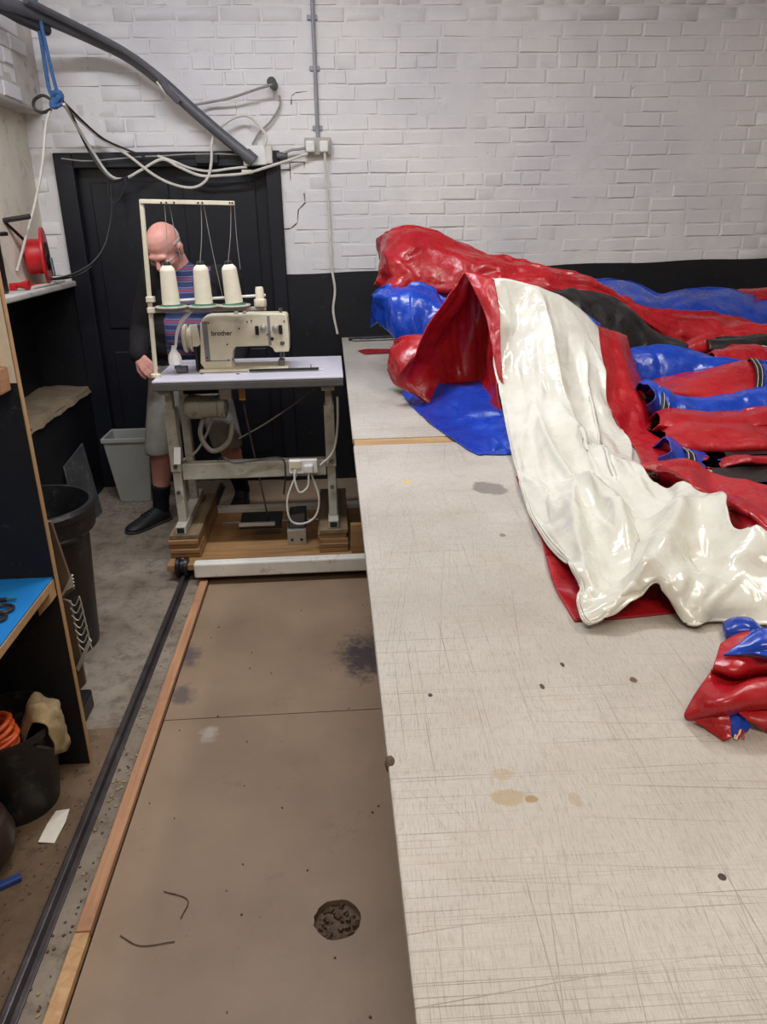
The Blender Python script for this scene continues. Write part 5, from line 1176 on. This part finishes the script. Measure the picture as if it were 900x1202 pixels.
# the pile of folds on the right
fold('blue_fold', 'blue', [(734, 414), (745, 411), (780, 409), (820, 414), (850, 419), (882, 424), (900, 426), (1000, 430)], [(742, 440), (756, 449), (790, 447), (826, 438), (850, 434), (884, 428), (900, 430), (1000, 434)], 3.0, [2.88, 2.9, 2.95], .025, 36, 90, hp_, None, amp=.011, seed=20)
fold('red_fold', 'red', [(756, 449), (776, 446), (806, 440), (840, 432), (868, 426), (889, 423)], [(764, 456), (778, 460), (808, 464), (838, 468), (866, 464), (893, 462)], 2.88, 2.62, .012, 36, 60, hp_, None, amp=.006, seed=21)
fold('blue_fold', 'blue', [(886, 430), (896, 429), (915, 430), (1000, 432)], [(890, 462), (900, 464), (915, 464), (1000, 466)], 2.84, 2.62, .02, 24, 34, hp_, None, amp=.006, seed=22)
fold('blue_fold', 'blue', [(754, 452), (762, 449), (774, 455), (792, 463), (830, 465), (860, 460), (905, 454), (1000, 452)], [(766, 470), (776, 484), (790, 486), (806, 486), (835, 488), (862, 486), (905, 482), (1000, 480)], 2.6, 2.46, .022, 36, 90, hp_, None, amp=.012, seed=23)
fold('red_fold', 'red', [(772, 484), (790, 481), (830, 483), (870, 482), (905, 478), (1000, 476)], [(774, 500), (790, 502), (830, 503), (870, 502), (905, 500), (1000, 500)], 2.43, 2.31, .014, 30, 70, hp_, None, amp=.007, seed=24)
fold('red_fold', 'red', [(780, 508), (788, 501), (805, 498), (840, 498), (880, 500), (905, 502), (1000, 504)], [(784, 520), (790, 528), (806, 530), (840, 532), (880, 530), (905, 530), (1000, 532)], 2.30, 2.14, .022, 36, 80, hp_, None, endback=.03, amp=.006, seed=25)
fold('blue_fold', 'blue', [(782, 514), (790, 518), (802, 528), (822, 533), (848, 538)], [(786, 532), (796, 546), (812, 552), (830, 558), (850, 556)], 2.12, 2.0, .016, 30, 44, hp_, None, amp=.006, seed=26)
fold('red_panel', 'red', [(826, 556), (838, 546), (852, 540), (872, 535), (905, 537), (1040, 540)], [(832, 560), (844, 552), (858, 547), (876, 544), (905, 546), (1040, 550)], 2.03, 1.99, .016, 30, 60, hp_, None, .06, .03, amp=.005, seed=27)
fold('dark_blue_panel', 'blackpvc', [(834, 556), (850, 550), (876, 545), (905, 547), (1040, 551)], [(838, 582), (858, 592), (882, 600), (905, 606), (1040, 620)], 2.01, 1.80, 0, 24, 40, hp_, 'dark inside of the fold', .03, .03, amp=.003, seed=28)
# straps with pale stitching
for cr_, bo_, yc, yb in (([(771, 453), (776, 455), (781, 458)], [(774, 486), (779, 487), (784, 487)], 2.585, 2.445), ([(880, 422), (884, 422), (889, 423)], [(884, 464), (888, 464), (893, 464)], 2.86, 2.60), ([(799, 525), (804, 527), (809, 529)], [(800, 549), (805, 551), (811, 553)], 2.10, 1.98)):
    s_, XS = fold('strap', 'blackpvc', cr_, bo_, yc, yb, .030, 30, 10, hp_, None, .04, .03, amp=.001, seed=50)
    for k in (2, 7): MB().tube(XS[8:26:3, k]+V(0, -.003, .002), .0008, 5).obj('stitching', MAT['thread'], s_)
# near red and blue corner
nb = thing('folded_corner', 'red and blue PVC corner with frayed end at bench front right', 'PVC sheet', tuple(PZ(880, 850, BZ+.001)))
sheet('red_panel', 'red', [
    [Zp(846, 757, .075), Zp(868, 745, .085), Zp(900, 742, .085), Zp(960, 745, .085)],
    [Zp(838, 782, .065), Zp(862, 786, .070), Zp(895, 780, .072), Zp(960, 782, .07)],
    [Zp(834, 788, .050), Zp(864, 798, .040), Zp(895, 794, .04), Zp(960, 795, .04)],
    [Zp(820, 812, .035), Zp(850, 818, .055), Zp(890, 800, .065), Zp(960, 795, .065)],
    [Zp(805, 839, .010), Zp(846, 834, .040), Zp(892, 820, .055), Zp(960, 815, .055)],
    [Zp(812, 846, .003), Zp(852, 840, .020), Zp(895, 832, .035), Zp(960, 832, .035)]], 50, 50, parent=nb, amp=.0022, seed=30, freq=10, label='red outer face')
sheet('red_panel', 'red', [[Zp(805, 840, .008), Zp(830, 838, .024), Zp(856, 837, .030)], [Zp(825, 853, .004), Zp(842, 852, .013), Zp(857, 850, .020)], [Zp(849, 869, .003), Zp(853, 868, .004), Zp(858, 866, .006)]], 20, 20, parent=nb, amp=.0022, seed=31)
sheet('red_panel', 'red', [[Zp(866, 836, .03), Zp(895, 832, .03), Zp(960, 832, .03)], [Zp(878, 846, .02), Zp(900, 848, .02), Zp(960, 850, .02)], [Zp(886, 850, .006), Zp(905, 858, .005), Zp(960, 862, .005)]], 24, 30, parent=nb, amp=.0022, seed=32)
sheet('blue_panel', 'blue', [[Zp(854, 838, .020), Zp(866, 836, .022), Zp(876, 842, .02)], [Zp(854, 852, .012), Zp(866, 850, .012), Zp(878, 850, .01)], [Zp(855, 864, .004), Zp(866, 862, .004), Zp(876, 858, .004)]], 16, 16, parent=nb, amp=.0022, seed=33, label='blue inside with stitching')
roll('blue_fold', 'blue', [(850, 739, 1.10, .010, .02), (862, 739, 1.095, .016, .025), (880, 740, 1.09, .018, .025), (892, 744, 1.085, .012, .02)], 24, 24, parent=nb, amp=.0022, seed=34)
sheet('blue_panel', 'blue', [[Zp(884, 740, .110), Zp(905, 738, .115), Zp(960, 742, .115)], [Zp(872, 752, .098), Zp(900, 754, .108), Zp(960, 758, .105)], [Zp(850, 770, .078), Zp(880, 768, .088), Zp(900, 770, .098)]], 24, 30, parent=nb, amp=.0022, seed=35)
for i in range(9):
    p = PZ(866+random.uniform(-3, 5), 852+random.uniform(-4, 4), BZ+.008); q = PZ(868+random.uniform(-6, 6), 866+random.uniform(-3, 4), BZ+.003)
    MB().tube([p, (p+q)/2+V(random.uniform(-.004, .004), 0, .004), q], .0011, 5).obj('frayed_thread', MAT['thread' if i % 2 else 'pinky'], nb)
# a couple of small brown chips on the bench
